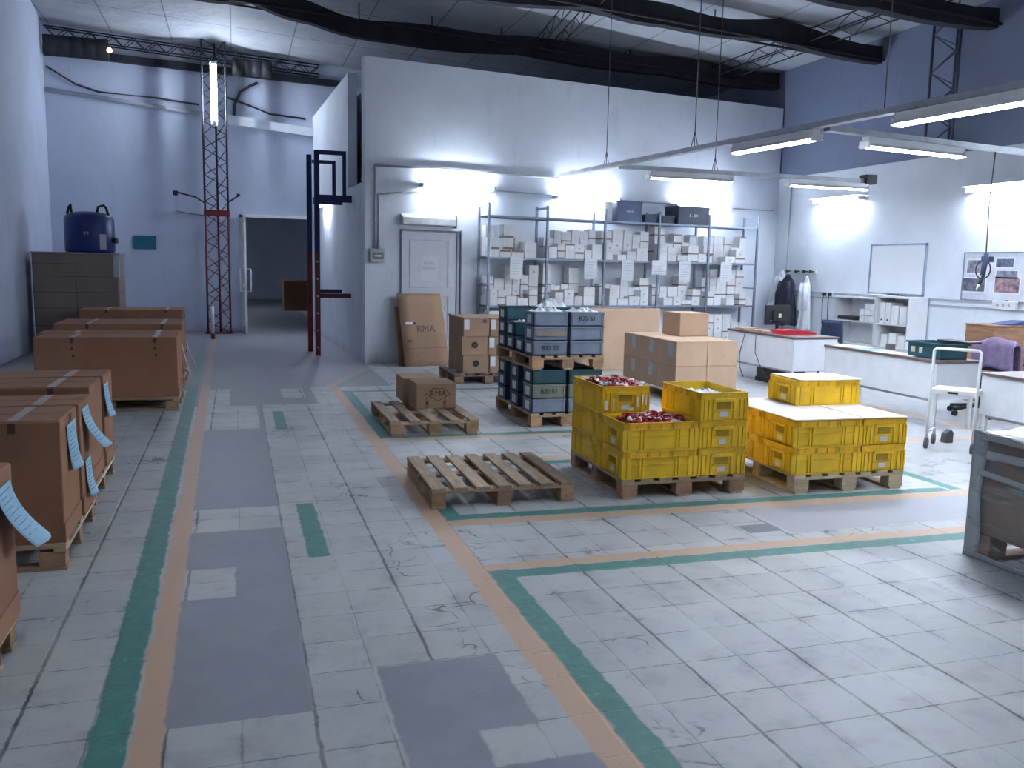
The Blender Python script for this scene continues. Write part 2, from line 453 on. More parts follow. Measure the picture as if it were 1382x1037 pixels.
LEFT = (PI / 2, 0, -PI / 2)       # lettering that faces -x

# ---------------------------------------------------------------- the hall
struct(MB().box(-5, 14, -6, 40, -.1, 0), 'floor', FLOORM, 'worn tiled warehouse floor with green and orange painted lines')
def ceil_z(x): return 6.50 - .062 * (x + 3.6)
c = MB()
c.prism([(-5, ceil_z(-5)), (12, ceil_z(12)), (12, ceil_z(12) + .12), (-5, ceil_z(-5) + .12)], 'y', -6, 23)
struct(c, 'ceiling', CEILM, 'grey panelled warehouse roof')
LX = -3.42
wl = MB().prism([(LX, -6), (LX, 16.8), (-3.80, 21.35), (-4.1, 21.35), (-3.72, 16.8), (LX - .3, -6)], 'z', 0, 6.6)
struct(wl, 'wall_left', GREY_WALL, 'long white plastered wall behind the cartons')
RX = 10.53
struct(MB().box(RX, RX + .3, -6, 23, 0, 3.50), 'wall_right', WHITE_WALL, 'white lower wall behind the office desks')
UPPER_WALL = wall_mat('dark_upper_plaster', (.20, .23, .34), (.13, .15, .24), False)  # darker, bluer base colour than the wall below
struct(MB().box(RX + .03, RX + .3, -6, 23, 3.50, 6.2), 'wall_right_upper', UPPER_WALL, 'dark upper wall above the office')
t = thing('lattice_column', 'dark lattice column against the upper office wall at the right', 'column', (RX - .28, 11.15, 3.60))
m = MB()
for x, y in ((0, -.27), (0, .27), (.2, 0)): m.cyl((x, y, .0), (x, y, 1.98), .022, seg=8)
for i in range(7):
    za, zb = .28 * i, .28 * (i + 1)
    for a, b in (((0, -.27), (0, .27)), ((0, -.27), (.2, 0)), ((.2, 0), (0, .27))):
        p, q = (a, b) if i % 2 else (b, a)
        m.tube([(p[0], p[1], za), (q[0], q[1], zb)], .009, 5)
m.build('column_lattice', mat('painted_dark_steel', (.07, .08, .12), .6, 0, .1), t)
MB().box(-.03, .278, -.30, .30, -.04, .0).build('wall_bracket', DARK_METAL, t)
BY = 21.35
DX0, DX1, DZ = .17, 1.68, 2.62
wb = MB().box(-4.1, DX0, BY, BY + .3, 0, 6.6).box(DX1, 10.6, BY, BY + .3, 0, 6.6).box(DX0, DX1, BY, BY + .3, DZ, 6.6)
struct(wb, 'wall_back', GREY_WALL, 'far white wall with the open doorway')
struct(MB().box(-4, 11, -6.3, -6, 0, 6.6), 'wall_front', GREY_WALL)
# room beyond the door
rb = MB().box(-3, 6, 38.5, 38.7, 0, 4.5).box(-3.2, -3, BY + .3, 38.5, 0, 4.5).box(6, 6.2, BY + .3, 38.5, 0, 4.5).box(2.5, 6, 33, 33.2, 0, 2.0)
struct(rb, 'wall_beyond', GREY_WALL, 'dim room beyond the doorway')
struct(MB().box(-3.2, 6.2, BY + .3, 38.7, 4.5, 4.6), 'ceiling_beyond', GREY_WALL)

# built room: front wall (slightly turned) and side wall
W0 = Vector((2.0, 14.38, 0)); W1 = Vector((10.53, 15.65, 0))
TH = math.atan2(W1.y - W0.y, W1.x - W0.x); U = Vector((math.cos(TH), math.sin(TH), 0)); N = Vector((U.y, -U.x, 0))
ROOM_H = 4.88
def WP(u, d, z=0.0):
    """point u metres along the room's front wall, d metres in front of it"""
    p = W0 + U * u + N * d
    return (p.x, p.y, z)
fw = MB()
fw.prism([(0, 0), (8.62, 0), (8.62, .18), (0, .18)], 'z', 0, ROOM_H)
o = struct(fw, 'wall_room_front', WHITE_WALL, 'white front wall of the built room behind the shelving'); o.location = W0; o.rotation_euler = (0, 0, TH)
sw = MB()
SX0, SX1 = 2.0, 1.765
def sx(y): return SX0 + (SX1 - SX0) * (y - 14.38) / 6.97
def sidebox(y0, y1, z0, z1, dx=0.0, th=.16):
    sw.prism([(sx(y0) + dx, y0), (sx(y1) + dx, y1), (sx(y1) + dx + th, y1), (sx(y0) + dx + th, y0)], 'z', z0, z1)
sidebox(14.56, 21.35, 0, 2.95)
sidebox(16.1, 21.35, 2.95, 4.95)
sidebox(14.56, 17.4, 2.95, 4.75, dx=.34, th=.1)
struct(sw, 'wall_room_side', WHITE_WALL, 'side wall of the built room with the high opening')
struct(MB().box(2.3, 10.4, 16.2, 21.3, 4.55, 4.65), 'ceiling_room', GREY_WALL)
struct(MB().box(2.02, 2.07, 14.62, 14.72, 2.95, 4.80), 'trim_1', BLUE_METAL, 'blue steel jamb of the high opening')

# conduit rails on the right wall
struct(MB().box(RX - .03, RX, 2, 15.5, 1.26, 1.285).box(RX - .03, RX, 2, 15.5, 1.17, 1.19), 'trim_2', PIPE_GREY, 'pair of thin conduits along the right wall')

# door frame on the back wall + leaf
df = MB().box(DX0 - .06, DX0, BY - .03, BY + .05, 0, DZ + .06).box(DX1, DX1 + .06, BY - .03, BY + .05, 0, DZ + .06).box(DX0 - .06, DX1 + .06, BY - .03, BY + .05, DZ, DZ + .07)
struct(df, 'trim_3', WHITE_METAL, 'white metal frame of the open doorway')
dl = MB().box(.0, .05, 0, .06, 0, DZ - .02).box(.0, .05, .80, .86, 0, DZ - .02).box(0, .05, 0, .86, 0, .12).box(0, .05, 0, .86, DZ - .12, DZ - .02).box(0, .05, 0, .86, 1.0, 1.08)
GLASS = bpy.data.materials.new('clear_glass'); GLASS.use_nodes = True
gb = GLASS.node_tree.nodes['Principled BSDF']; gb.inputs['Transmission Weight'].default_value = 1; gb.inputs['Roughness'].default_value = .05; gb.inputs['IOR'].default_value = 1.1
dr = struct(dl, 'door_1', WHITE_METAL, 'white aluminium glass door standing open'); dr.location = (DX0 + .01, BY - .9, 0); dr.rotation_euler = (0, 0, .03)
MB().box(.02, .03, .06, .80, .12, DZ - .12).build('glass_pane', GLASS, dr)
MB().tube([(-.01, .1, 1.45), (-.09, .1, 1.45), (-.09, .1, .95), (-.01, .1, .95)], .017).build('pull_handle', WHITE_METAL, dr)
MB().tube([(.06, .1, 1.45), (.14, .1, 1.45), (.14, .1, .95), (.06, .1, .95)], .017).build('pull_handle', WHITE_METAL, dr)

# ---------------------------------------------------------------- roof steelwork
def lattice_bar(mb, a, b, w, n, r=.012, flat='z'):
    a = Vector(a); b = Vector(b); off = Vector((0, 0, w)) if flat == 'z' else Vector((w, 0, 0))
    mb.tube([a, b], r, 6); mb.tube([a + off, b + off], r, 6)
    for i in range(n):
        p = a.lerp(b, i / n); q = a.lerp(b, (i + 1) / n)
        if i % 2: mb.tube([p, q + off], r * .6, 5)
        else: mb.tube([p + off, q], r * .6, 5)
def truss(y, prof, th, label, name='roof_truss'):
    t = thing(name, label, 'roof beam', (0, 0, 0))
    # sagging felt wrapped round the truss: closed outline with real depth
    top = [(x, z + th * (1 + .12 * math.sin(x * 2.3))) for x, z in prof]
    m = MB(); m.prism(prof + top[::-1], 'y', y - .09, y + .09); m.build('felt_wrap', TARP, t)
    s = MB()
    for dy in (-.14, .14):
        s.tube([(prof[0][0], y + dy, prof[0][1] + .04), (prof[-1][0], y + dy, prof[-1][1] + .04)], .02, 6)
    s.build('steel_chord', DARK_METAL, t)
    x = prof[0][0] + .4
    while x < prof[-1][0]:
        zb = prof[0][1] + .04 + (prof[-1][1] - prof[0][1]) * (x - prof[0][0]) / (prof[-1][0] - prof[0][0])
        MB().tube([(x, y + .14, zb), (x, y + .14, ceil_z(x) + .02)], .012, 5).build('hanger_rod', DARK_METAL, t); x += 1.3
def wavy(pts, n=5):
    out = []
    for (x0, z0), (x1, z1) in zip(pts, pts[1:]):
        for k in range(n):
            f = k / n; out.append((x0 + (x1 - x0) * f, z0 + (z1 - z0) * f - .05 * math.sin(PI * f)))
    return out + [pts[-1]]
truss(16.0, wavy([(-3.45, 6.05), (-.82, 5.92), (.35, 5.92), (1.3, 5.68), (2.6, 5.50), (5.05, 5.52), (8.1, 5.38), (10.56, 5.30)]), .34, 'dark felt-wrapped roof truss nearest the far end, above the built room')
truss(13.0, wavy([(-3.35, 6.0), (.2, 5.80), (2.9, 5.50), (5.2, 5.56), (6.5, 5.42), (8.5, 5.40), (10.56, 5.2)]), .30, 'dark felt-wrapped roof truss just in front of the built room')
truss(10.6, wavy([(-3.35, 6.0), (2.2, 5.6), (5.6, 5.36), (7.2, 5.34), (8.4, 5.26), (10.56, 5.2)]), .30, 'dark felt-wrapped roof truss above the hanging lamps')
pl = thing('lattice_purlin', 'lattice girder running lengthwise under the roof between the dark trusses', 'roof girder')
m = MB()
for dx in (0, .35):
    lattice_bar(m, (4.7 + dx, 10.6, 5.60), (5.4 + dx, 16, 5.62), .22, 14)
m.build('girder_bars', DARK_METAL, pl)
pl = thing('lattice_purlin', 'lattice girder running lengthwise under the roof beside the right wall', 'roof girder')
m = MB()
for dx in (0, .4):
    lattice_bar(m, (9.2 + dx, 9.5, 5.45), (9.0 + dx, 16, 5.40), .2, 16)
m.build('girder_bars', DARK_METAL, pl)
g = thing('lattice_girder', 'thin lattice girder crossing above the far wall', 'roof girder')
m = MB(); lattice_bar(m, (-3.7, 21.0, 6.18), (1.9, 21.0, 5.86), .2, 26, .016); lattice_bar(m, (-3.7, 21.2, 6.18), (1.9, 21.3, 5.86), .2, 26, .016)
m.build('girder_bars', DARK_METAL, g)
struct(MB().prism([(-3.75, 5.86), (2.4, 5.66), (2.4, 5.80), (-3.75, 6.02)], 'y', BY - .14, BY - .005), 'trim_4', TARP, 'dark beam along the top of the far wall')
# corrugated roof sheets
def corrugated(name, label, x0, x1, z0, z1, y, n):
    m = MB()
    def fn(u, v):
        return (x0 + (x1 - x0) * u, y - .03 * abs(math.sin(u * PI * n)) - .1 * v, z0 + (z1 - z0) * v)
    m.sheet(fn, n * 8, 2, .01)
    return tag(m.build(name, DARK_METAL), label, 'roof sheet')
corrugated('corrugated_sheet', 'dark corrugated sheet under the roof in the far left corner', -3.7, -2.45, 5.75, 6.16, 20.9, 5)
corrugated('corrugated_sheet', 'dark corrugated sheet under the roof just beyond the lattice column', .0, .85, 5.66, 6.0, 20.9, 4)
t = thing('ceiling_glow', 'small orange glowing spot at the end of the dark corrugated sheet', 'lamp', (-2.42, 20.7, 5.92))  # emissive orange body in a small dark housing
MB().box(-.05, .05, 0, .06, -.03, .09).build('glow_housing', DARK_METAL, t)
MB().lathe([(.005, -.05), (.05, -.03), (.055, .01), (.02, .05)], 12).build('glow_body', EMBER, t, (0, -.05, 0))

# pipes on the far wall
m = MB().tube([(-3.78, 21.3, 5.15), (-.7, 21.3, 4.86)], .045)
tag(m.build('conduit_pipe', PIPE_GREY), 'brownish pipe running along the far wall left of the lattice column', 'pipe')
m = MB().prism([(-.1, 4.66), (1.76, 4.50), (1.76, 4.68), (-.1, 4.86)], 'y', BY - .2, BY - .005)
struct(m, 'trim_5', WHITE_WALL, 'white plastered ledge over the doorway')
m = MB().tube([(-3.74, 21.3, 5.62), (-3.2, 21.3, 5.30), (-2.75, 21.3, 5.17), (-1.6, 21.3, 5.13), (-.7, 21.3, 5.05)], .022)
tag(m.build('loose_cable', CABLE), 'sagging cable high on the far wall left of the column', 'cable')
m = MB().tube([(-.1, 21.3, 5.25), (.4, 21.3, 5.10), (.8, 21.3, 4.96), (1.6, 21.3, 4.90)], .022)
tag(m.build('loose_cable', CABLE), 'sagging cable high on the far wall between the column and the built room', 'cable')
m = MB().tube([(.02, 21.31, 4.75), (.05, 21.31, 5.1), (.18, 21.31, 5.4), (.4, 21.31, 5.55), (.55, 21.31, 5.62)], .03)
tag(m.build('loose_cable', CABLE), 'thick dark cable bending up from the column to the corrugated sheet', 'cable')

# lattice column
t = thing('lattice_column', 'triangular lattice steel column, red at the bottom and dark above', 'column', (-.375, 20.6, 0))
ch = [(-.24, 0), (.24, 0), (.02, .3)]
def cheight(z0, z1, matn, name):
    m = MB()
    for x, y in ch: m.cyl((x, y, z0), (x, y, z1), .022, seg=8)
    n = int((z1 - z0) / .27)
    for (a, b) in ((0, 1), (1, 2), (2, 0)):
        for i in range(n):
            za = z0 + (z1 - z0) * i / n; zb = z0 + (z1 - z0) * (i + 1) / n
            p, q = (ch[a], ch[b]) if i % 2 else (ch[b], ch[a])
            m.tube([(p[0], p[1], za), (q[0], q[1], zb)], .009, 5)
    return m.build(name, matn, t)
cheight(0, 2.62, RED_METAL, 'lower_lattice'); cheight(2.62, 6.32, DARK_METAL, 'upper_lattice')
MB().box(-.27, .27, -.03, .33, 2.6, 2.72).build('collar_plate', RED_METAL, t)
MB().box(-.3, .3, -.06, .36, 0, .02).build('base_plate', RED_METAL, t)
# vertical tube lamp on the column
t = thing('tube_lamp', 'lit fluorescent tube fixed upright on the lattice column', 'lamp', (-.375, 20.5, 0))
MB().box(-.07, .07, 0, .05, 4.5, 5.85, bev=.005).build('housing', WHITE_METAL, t)
MB().cyl((0, -.05, 4.6), (0, -.05, 5.77), .03).build('tube', CTUBE, t)
for z in (4.55, 5.77): MB().box(-.03, .03, -.09, 0, z, z + .05).build('end_cap', WHITE_METAL, t)
# bracket arms on column
t = thing('bracket_arm', 'thin dark bracket arm with a cable reaching left from the lattice column', 'bracket', (-.6, 20.55, 2.95))
MB().tube([(.0, 0, -.1), (-.2, 0, .03), (-.58, 0, .12)], .018).build('arm', DARK_METAL, t)
MB().box(-.66, -.56, -.04, .04, .05, .15, bev=.01).build('head', DARK_METAL, t)
MB().tube([(-.6, 0, .1), (-.61, 0, -.28), (-.3, 0, -.33), (-.0, 0, -.36)], .008).build('cable', CABLE, t)
t = thing('bracket_arm', 'short dark bracket arm on the doorway side of the lattice column', 'bracket', (-.13, 20.55, 2.95))
MB().tube([(0, 0, -.05), (.12, 0, .03), (.22, 0, .1)], .016).build('arm', DARK_METAL, t)
MB().box(.18, .25, -.03, .03, .08, .14, bev=.01).build('head', DARK_METAL, t)

# bollard
t = thing('marker_post', 'short white post with a red foot in front of the lattice column', 'post', (-.48, 19.2, 0))
MB().cyl((0, 0, .12), (0, 0, .68), .035).build('post', WHITE_METAL, t)
MB().cyl((0, 0, 0), (0, 0, .12), .04).build('foot', RED_METAL, t)

# plaque, dark fitting on the far wall
t = thing('wall_plaque', 'teal rectangular plaque on the far wall', 'sign', (-1.93, BY - .01, 1.99))
MB().box(-.24, .24, -.02, 0, -.15, .15, bev=.004).build('plate', mat('teal_sign', (.02, .16, .24), .5), t)
text('SALIDA', .1, mat('teal_letter', (.08, .27, .34), .6), t, (0, -.022, 0), FRONT) if False else None
t = thing('wall_phone', 'small dark wall device mounted low on the far wall beside the tall pallet', 'phone', (-2.42, BY - .01, 1.06))
MB().box(-.05, .05, -.07, 0, -.16, .04, bev=.015).build('body', BLACKP, t)
MB().tube([(0, -.08, -.1), (.02, -.11, .0), (0, -.09, .2), (-.03, -.05, .22)], .03).build('handset', DARKP, t)

# ---------------------------------------------------------------- pallets
def make_pallet(w, d, nslat, woods, label, stringers=False, h=.144, slat_w=.10):
    wood, cross, block = woods
    t = thing('wooden_pallet', label, 'pallet')
    for i in range(nslat):
        x = -w / 2 + slat_w / 2 + (w - slat_w) * i / (nslat - 1)
        MB().box(x - slat_w / 2, x + slat_w / 2, -d / 2, d / 2, h - .02, h, bev=.002).build('deck_board', wood, t)
    zt = h - .02
    if stringers:
        for x in (-w / 2 + .05, 0, w / 2 - .05):
            MB().box(x - .048, x + .048, -d / 2 + .005, d / 2 - .005, .018, zt - .02).build('stringer', block, t)
            MB().box(x - .049, x + .049, -d / 2, d / 2, 0, .018).build('bottom_board', wood, t)
    for y in (-d / 2 + .05, 0, d / 2 - .05):
        MB().box(-w / 2, w / 2, y - .05, y + .05, zt - .02, zt, bev=.002).build('cross_board', cross, t)
        if not stringers:
            for x in (-w / 2 + .065, 0, w / 2 - .065):
                MB().box(x - .064, x + .064, y - .05, y + .05, .018, zt - .02, bev=.003).build('block', block, t)
    if not stringers:
        for x in (-w / 2 + .065, 0, w / 2 - .065):
            MB().box(x - .05, x + .05, -d / 2, d / 2, 0, .018).build('bottom_board', wood, t)
    return t
WS = (WOOD, WOODX, WOODB)
p = make_pallet(1.03, 1.03, 7, WS, 'empty wooden pallet with seven slats lying nearest the aisle', True)
p.location = (1.763, 6.17, 0); p.rotation_euler.z = -.02
p = make_pallet(.88, 1.28, 5, WS, 'wooden pallet with five slats under the two small cartons')
p.location = (1.83, 8.88, 0)
p = make_pallet(1.0, 1.07, 7, WS, 'wooden pallet under the yellow crates with red contents')
p.location = (3.125, 6.13, 0); p.rotation_euler.z = -.02
p = make_pallet(.97, 1.07, 7, (PALE_WOOD, PALE_WOOD, PALE_WOOD), 'pale fresh wooden pallet under the lidded yellow crates')
p.location = (4.46, 5.98, 0); p.rotation_euler.z = -.03
p = make_pallet(.80, 1.28, 6, WS, 'lower wooden pallet of the two-tier stack of grey and teal crates')
p.location = (3.27, 9.06, 0)
p = make_pallet(.80, 1.28, 6, WS, 'upper wooden pallet of the two-tier stack of grey and teal crates')
p.location = (3.27, 9.06, .5985)
p = make_pallet(1.0, 1.0, 6, (GREYWOOD, GREYWOOD, WOODB), 'grey weathered pallet under the three-high cartons behind the grey crates')
p.location = (3.37, 12.22, 0)
p = make_pallet(.98, 1.6, 7, (PALE_WOOD, PALE_WOOD, PALE_WOOD), 'pale pallet under the light cartons behind the yellow crates')
p.location = (5.64, 10.45, 0)

# ---------------------------------------------------------------- yellow crates
def yellow_crate(L=.594, Wd=.394, H=.2055):
    t = thing('plastic_crate', 'x', 'crate')
    hx, hy = L / 2 - .012, Wd / 2 - .012
    th = .008
    m = MB()
    m.box(-hx, hx, -hy, hy, 0, .012)
    m.box(-hx, hx, -hy, -hy + th, 0, H - .005).box(-hx, hx, hy - th, hy, 0, H - .005)
    m.box(-hx, -hx + th, -hy, hy, 0, H - .005).box(hx - th, hx, -hy, hy, 0, H - .005)
    m.build('body', YELLOW, t)
    # rim band
    R = MB()
    z0, z1 = H - .05, H
    for s in (-1, 1):
        R.box(-L / 2, L / 2, s * (Wd / 2 - .006) - .006, s * (Wd / 2 - .006) + .006, z1 - .008, z1, bev=.0015)
        R.box(-L / 2 + .004, L / 2 - .004, s * (hy + .003) - .004, s * (hy + .003) + .004, z0, z1)
        R.box(s * (L / 2 - .006) - .006, s * (L / 2 - .006) + .006, -Wd / 2, Wd / 2, z1 - .008, z1, bev=.0015)
        R.box(s * (hx + .003) - .004, s * (hx + .003) + .004, -Wd / 2 + .004, Wd / 2 - .004, z0, z1)
        R.box(-L / 2, L / 2, s * (Wd / 2 - .005) - .005, s * (Wd / 2 - .005) + .005, z0 - .004, z0 + .004)
        # teeth in the rim
        for x in (-.27, -.255, -.24, -.10, -.085, 0, .085, .10, .24, .255, .27):
            R.box(x - .003, x + .003, s * (Wd / 2 - .005) - .0055, s * (Wd / 2 - .005) + .0055, z0, z1)
    R.build('rim', YELLOW_RIM, t)
    B = MB()
    for s in (-1, 1):
        for x in (-.285, -.245, -.155, -.13, .13, .155, .245, .285):
            wdt = .018 if abs(x) > .2 else .007
            B.box(x - wdt, x + wdt, s * (hy + .005) - .005, s * (hy + .005) + .005, .004, z0 - .004, bev=.001)
        B.box(-.235, .235, s * (hy + .003) - .003, s * (hy + .003) + .003, .10, .106)
        B.box(-L / 2, L / 2, s * (Wd / 2 - .006) - .004, s * (Wd / 2 - .006) + .004, 0, .01)
        for y in (-.18, -.145, -.085, .085, .12, .15, .185):
            wdt = .013 if abs(y) > .13 else .006
            B.box(s * (hx + .005) - .005, s * (hx + .005) + .005, y - wdt, y + wdt, .004, z0 - .004, bev=.001)
        # handle hood: a raised frame round a flat panel coloured like recess shade
        B.box(s * (hx + .007) - .007, s * (hx + .007) + .007, -.085, .085, z0 - .02, z0 + .004, bev=.002)
        B.box(s * (hx + .006) - .005, s * (hx + .006) + .005, -.075, .075, .072, .080)
    B.build('ribs', YELLOW, t)
    for s in (-1, 1): MB().box(s * (hx + .001) - .001, s * (hx + .001) + .001, -.055, .055, .084, .134).build('hand_hold_shade', mat('crate_recess_shade', (.40, .25, .012), .6), t)  # flat panel, shade of the handle opening put into its darker yellow
    tag(MB().box(hx + .0, hx + .003, -.03, .035, .025, .065).build('sticker', PAPER, t), 'white sticker')
    tag(MB().box(-hx - .003, -hx, -.035, .03, .025, .065).build('sticker', PAPER, t), 'white sticker')
    return t
YC = yellow_crate()
SY = 1.07
def yc(x, y, z, rz, label, group='yellow crates'):
    # hall depth runs a little longer than the crates' nominal size
    s = (1, SY, 1) if abs(math.sin(rz)) < .5 else (SY, 1, 1)
    return dup(YC, (x, y, z), rz, label, group, s)
PZ = .145; CH = .207
def heap(parent_loc, rz, L, Wd, depth, kinds, label, name, seed, rise=.03):
    """loose contents filling a crate: too many and too small to count"""
    r = random.Random(seed); m = MB()
    m.box(-L / 2 + .03, L / 2 - .03, -Wd / 2 + .03, Wd / 2 - .03, 0, depth * .5)
    for i in range(110):
        x = r.uniform(-L / 2 + .06, L / 2 - .06); y = r.uniform(-Wd / 2 + .05, Wd / 2 - .05)
        z = depth * r.uniform(.75, 1.0) + rise * max(0, 1 - abs(x) / (L / 2)) * r.uniform(.4, 1)
        k = r.choice(kinds)
        if k == 'red':
            a = r.uniform(0, PI * 2); rr = r.uniform(.020, .042); tl = r.uniform(-.6, .6)
            pts = [(x + math.cos(a + b) * rr, y + math.sin(a + b) * rr, z + math.sin(b) * rr * tl) for b in [j * PI / 4 for j in range(8)]]
            m.tube(pts, r.uniform(.007, .011), 6, 0)
        else:
            q = Matrix.Translation((x, y, z)) @ Matrix.Rotation(r.uniform(0, PI), 4, 'Z') @ Matrix.Rotation(r.uniform(-.7, .7), 4, 'X')
            sx_, sy_ = r.uniform(.03, .06), r.uniform(.02, .045)
            ph = r.uniform(0, 6)
            m.sheet(lambda u, v: q @ Vector(((u - .5) * 2 * sx_, (v - .5) * 2 * sy_, .012 * math.sin(u * 9 + ph) * math.cos(v * 7 + ph))), 6, 5, .004, 1)
    o = m.build(name, [RED_NET, PLASTIC_BAG], None, parent_loc, (0, 0, rz))
    return tag(o, label, 'crate contents', None, 'stuff')
AX, AY, AR = 3.125, 6.13, -.02     # pallet A centre
def A(dx, dy):
    c_, s_ = math.cos(AR), math.sin(AR)
    return AX + dx * c_ - dy * s_, AY + dx * s_ + dy * c_
x, y = A(-.2, -.5 * 1.07 + .214)
names = ['lower', 'upper']
for k in range(2):
    yc(x, y, PZ + CH * k, AR, ['yellow crate long side to the front, under the low crate of red netting', 'low open yellow crate long side to the front, full of red netting'][k])
heap((x, y, PZ + CH + .03), AR, .56, .40, .175, ['red', 'red', 'bag'], 'red plastic netting and white bags in the low open yellow crate', 'red_netting', 3)
x2, y2 = A(-.3, .214)
lv = ['bottom', 'middle', 'top']
for k in range(3):
    yc(x2, y2, PZ + CH * k, PI / 2 + AR, 'yellow crate end to the front, %s of the stack at the aisle side' % lv[k])
heap((x2, y2, PZ + CH * 2 + .03), PI / 2 + AR, .60, .36, .172, ['red', 'red', 'red', 'bag'], 'red plastic netting in the tall yellow stack at the aisle side', 'red_netting', 5)
x3, y3 = A(.3, -.214)
for k in range(3):
    yc(x3, y3, PZ + CH * k, PI / 2 + AR, 'yellow crate end with white sticker, %s of the three-high stack beside the lidded crates' % lv[k])
heap((x3, y3, PZ + CH * 2 + .03), PI / 2 + AR, .60, .36, .11, ['bag'], 'white bags at the bottom of the half-empty yellow crate', 'plastic_bags', 8)
x4, y4 = A(.2, .5 * 1.07 - .214)
yc(x4, y4, PZ, AR, 'yellow crate at the back of its pallet, hidden behind the other crates')
# worn white paint marks on the tall stack's front crate
t = thing('price_sticker', 'torn white paper scraps on the front of the tall yellow stack', 'sticker', (x2 - .02, y2 - .333, PZ + 2 * CH))
for i, (a, b, c_, d) in enumerate([(-.17, .03, .03, .07), (-.10, .02, .012, .10), (-.03, .03, .05, .025), (.10, .05, .012, .07), (.14, .07, .012, .06), (.17, .06, .01, .08), (.03, .02, .04, .02)]):
    MB().box(a, a + c_, -.003, 0, b, b + d).build('paper_scrap', PAPER, t)

BX, BY_, BR = 4.45, 5.98, -.03
def Bp(dx, dy):
    c_, s_ = math.cos(BR), math.sin(BR)
    return BX + dx * c_ - dy * s_, BY_ + dx * s_ + dy * c_
for k in range(2):
    x, y = Bp(-.20, -.5 * 1.07 + .214); yc(x, y, PZ + CH * k, BR, 'yellow crate long side to the front, %s layer under the pale boards' % lv[(k) and 2 or 0])
    x, y = Bp(.3, -.214); yc(x, y, PZ + CH * k, PI / 2 + BR, 'yellow crate end with sticker, %s layer under the small pale board' % lv[k and 2 or 0])
    x, y = Bp(-.30, .214); yc(x, y, PZ + CH * k, PI / 2 + BR, 'yellow crate at the back of the lidded pallet, aisle side, %s layer' % lv[k and 2 or 0])
    x, y = Bp(.20, .5 * 1.07 - .214); yc(x, y, PZ + CH * k, BR, 'yellow crate at the back of the lidded pallet, desk side, %s layer' % lv[k and 2 or 0])
ZL = PZ + CH * 2 + .0015
m = MB().box(-.31, .29, -.54, .54, 0, .006).build('cardboard_sheet', BOARD, None, (*Bp(-.19, 0), ZL), (0, 0, BR)); tag(m, 'large pale board covering the aisle-side half of the yellow crates', 'cardboard sheet')
m = MB().box(-.19, .19, -.54, .54, 0, .006).build('cardboard_sheet', BOARD, None, (*Bp(.305, 0), ZL), (0, 0, BR)); tag(m, 'narrow pale board covering the desk-side half of the yellow crates', 'cardboard sheet')
yc(*Bp(.20, .27), ZL + .0075, BR, 'single yellow crate standing on top of the pale boards')
m = MB().box(-.27, .31, -.225, .225, 0, .006).build('cardboard_sheet', BOARD, None, (*Bp(.20, .27), ZL + .0085 + CH), (0, 0, BR)); tag(m, 'small pale board lying on the topmost yellow crate', 'cardboard sheet')
discard(YC)

# ---------------------------------------------------------------- grey and teal crates
def euro_crate(L=.385, Wd=.30, H=.149):
    t = thing('plastic_crate', 'x', 'crate')
    th = .006; hx, hy = L / 2 - .006, Wd / 2 - .006
    m = MB().box(-hx, hx, -hy, hy, 0, .01).box(-hx, hx, -hy, -hy + th, 0, H).box(-hx, hx, hy - th, hy, 0, H).box(-hx, -hx + th, -hy, hy, 0, H).box(hx - th, hx, -hy, hy, 0, H)
    for s in (-1, 1):
        for u in (-.165, .165): m.box(u - .006, u + .006, s * (hy + .002) - .003, s * (hy + .002) + .003, .01, H - .02)
        m.box(-.16, .16, s * (hy + .001) - .002, s * (hy + .001) + .002, .012, .02)
    m.build('body', GREYP, t)
    r = MB()
    for s in (-1, 1):
        r.box(-L / 2, L / 2, s * (Wd / 2 - .005) - .005, s * (Wd / 2 - .005) + .005, H - .02, H, bev=.001)
        r.box(s * (L / 2 - .005) - .005, s * (L / 2 - .005) + .005, -Wd / 2, Wd / 2, H - .02, H, bev=.001)
    r.build('rim', GREYP, t)
    tag(MB().box(-hx - .003, -hx, -.06, .06, .03, .115).build('label_card', PAPER, t), 'white label card')
    return t
EC = euro_crate()
DXc, DYc = 3.27, 9.06
def ec(x, y, z, label, m, front=None):
    o = dup(EC, (x, y, z), 0, label, 'small stacking crates', swap={'body': m, 'rim': m})
    if front: text(front, .07, INK, o, (0, -.1515, .075), FRONT, 'stencil')
    return o
colsx = (DXc - .2, DXc + .2)
rows4 = [DYc - .64 + .155, DYc - .64 + .475, DYc - .64 + .80, DYc - .64 + 1.12]
fr = ['grey', 'faded green', 'teal']
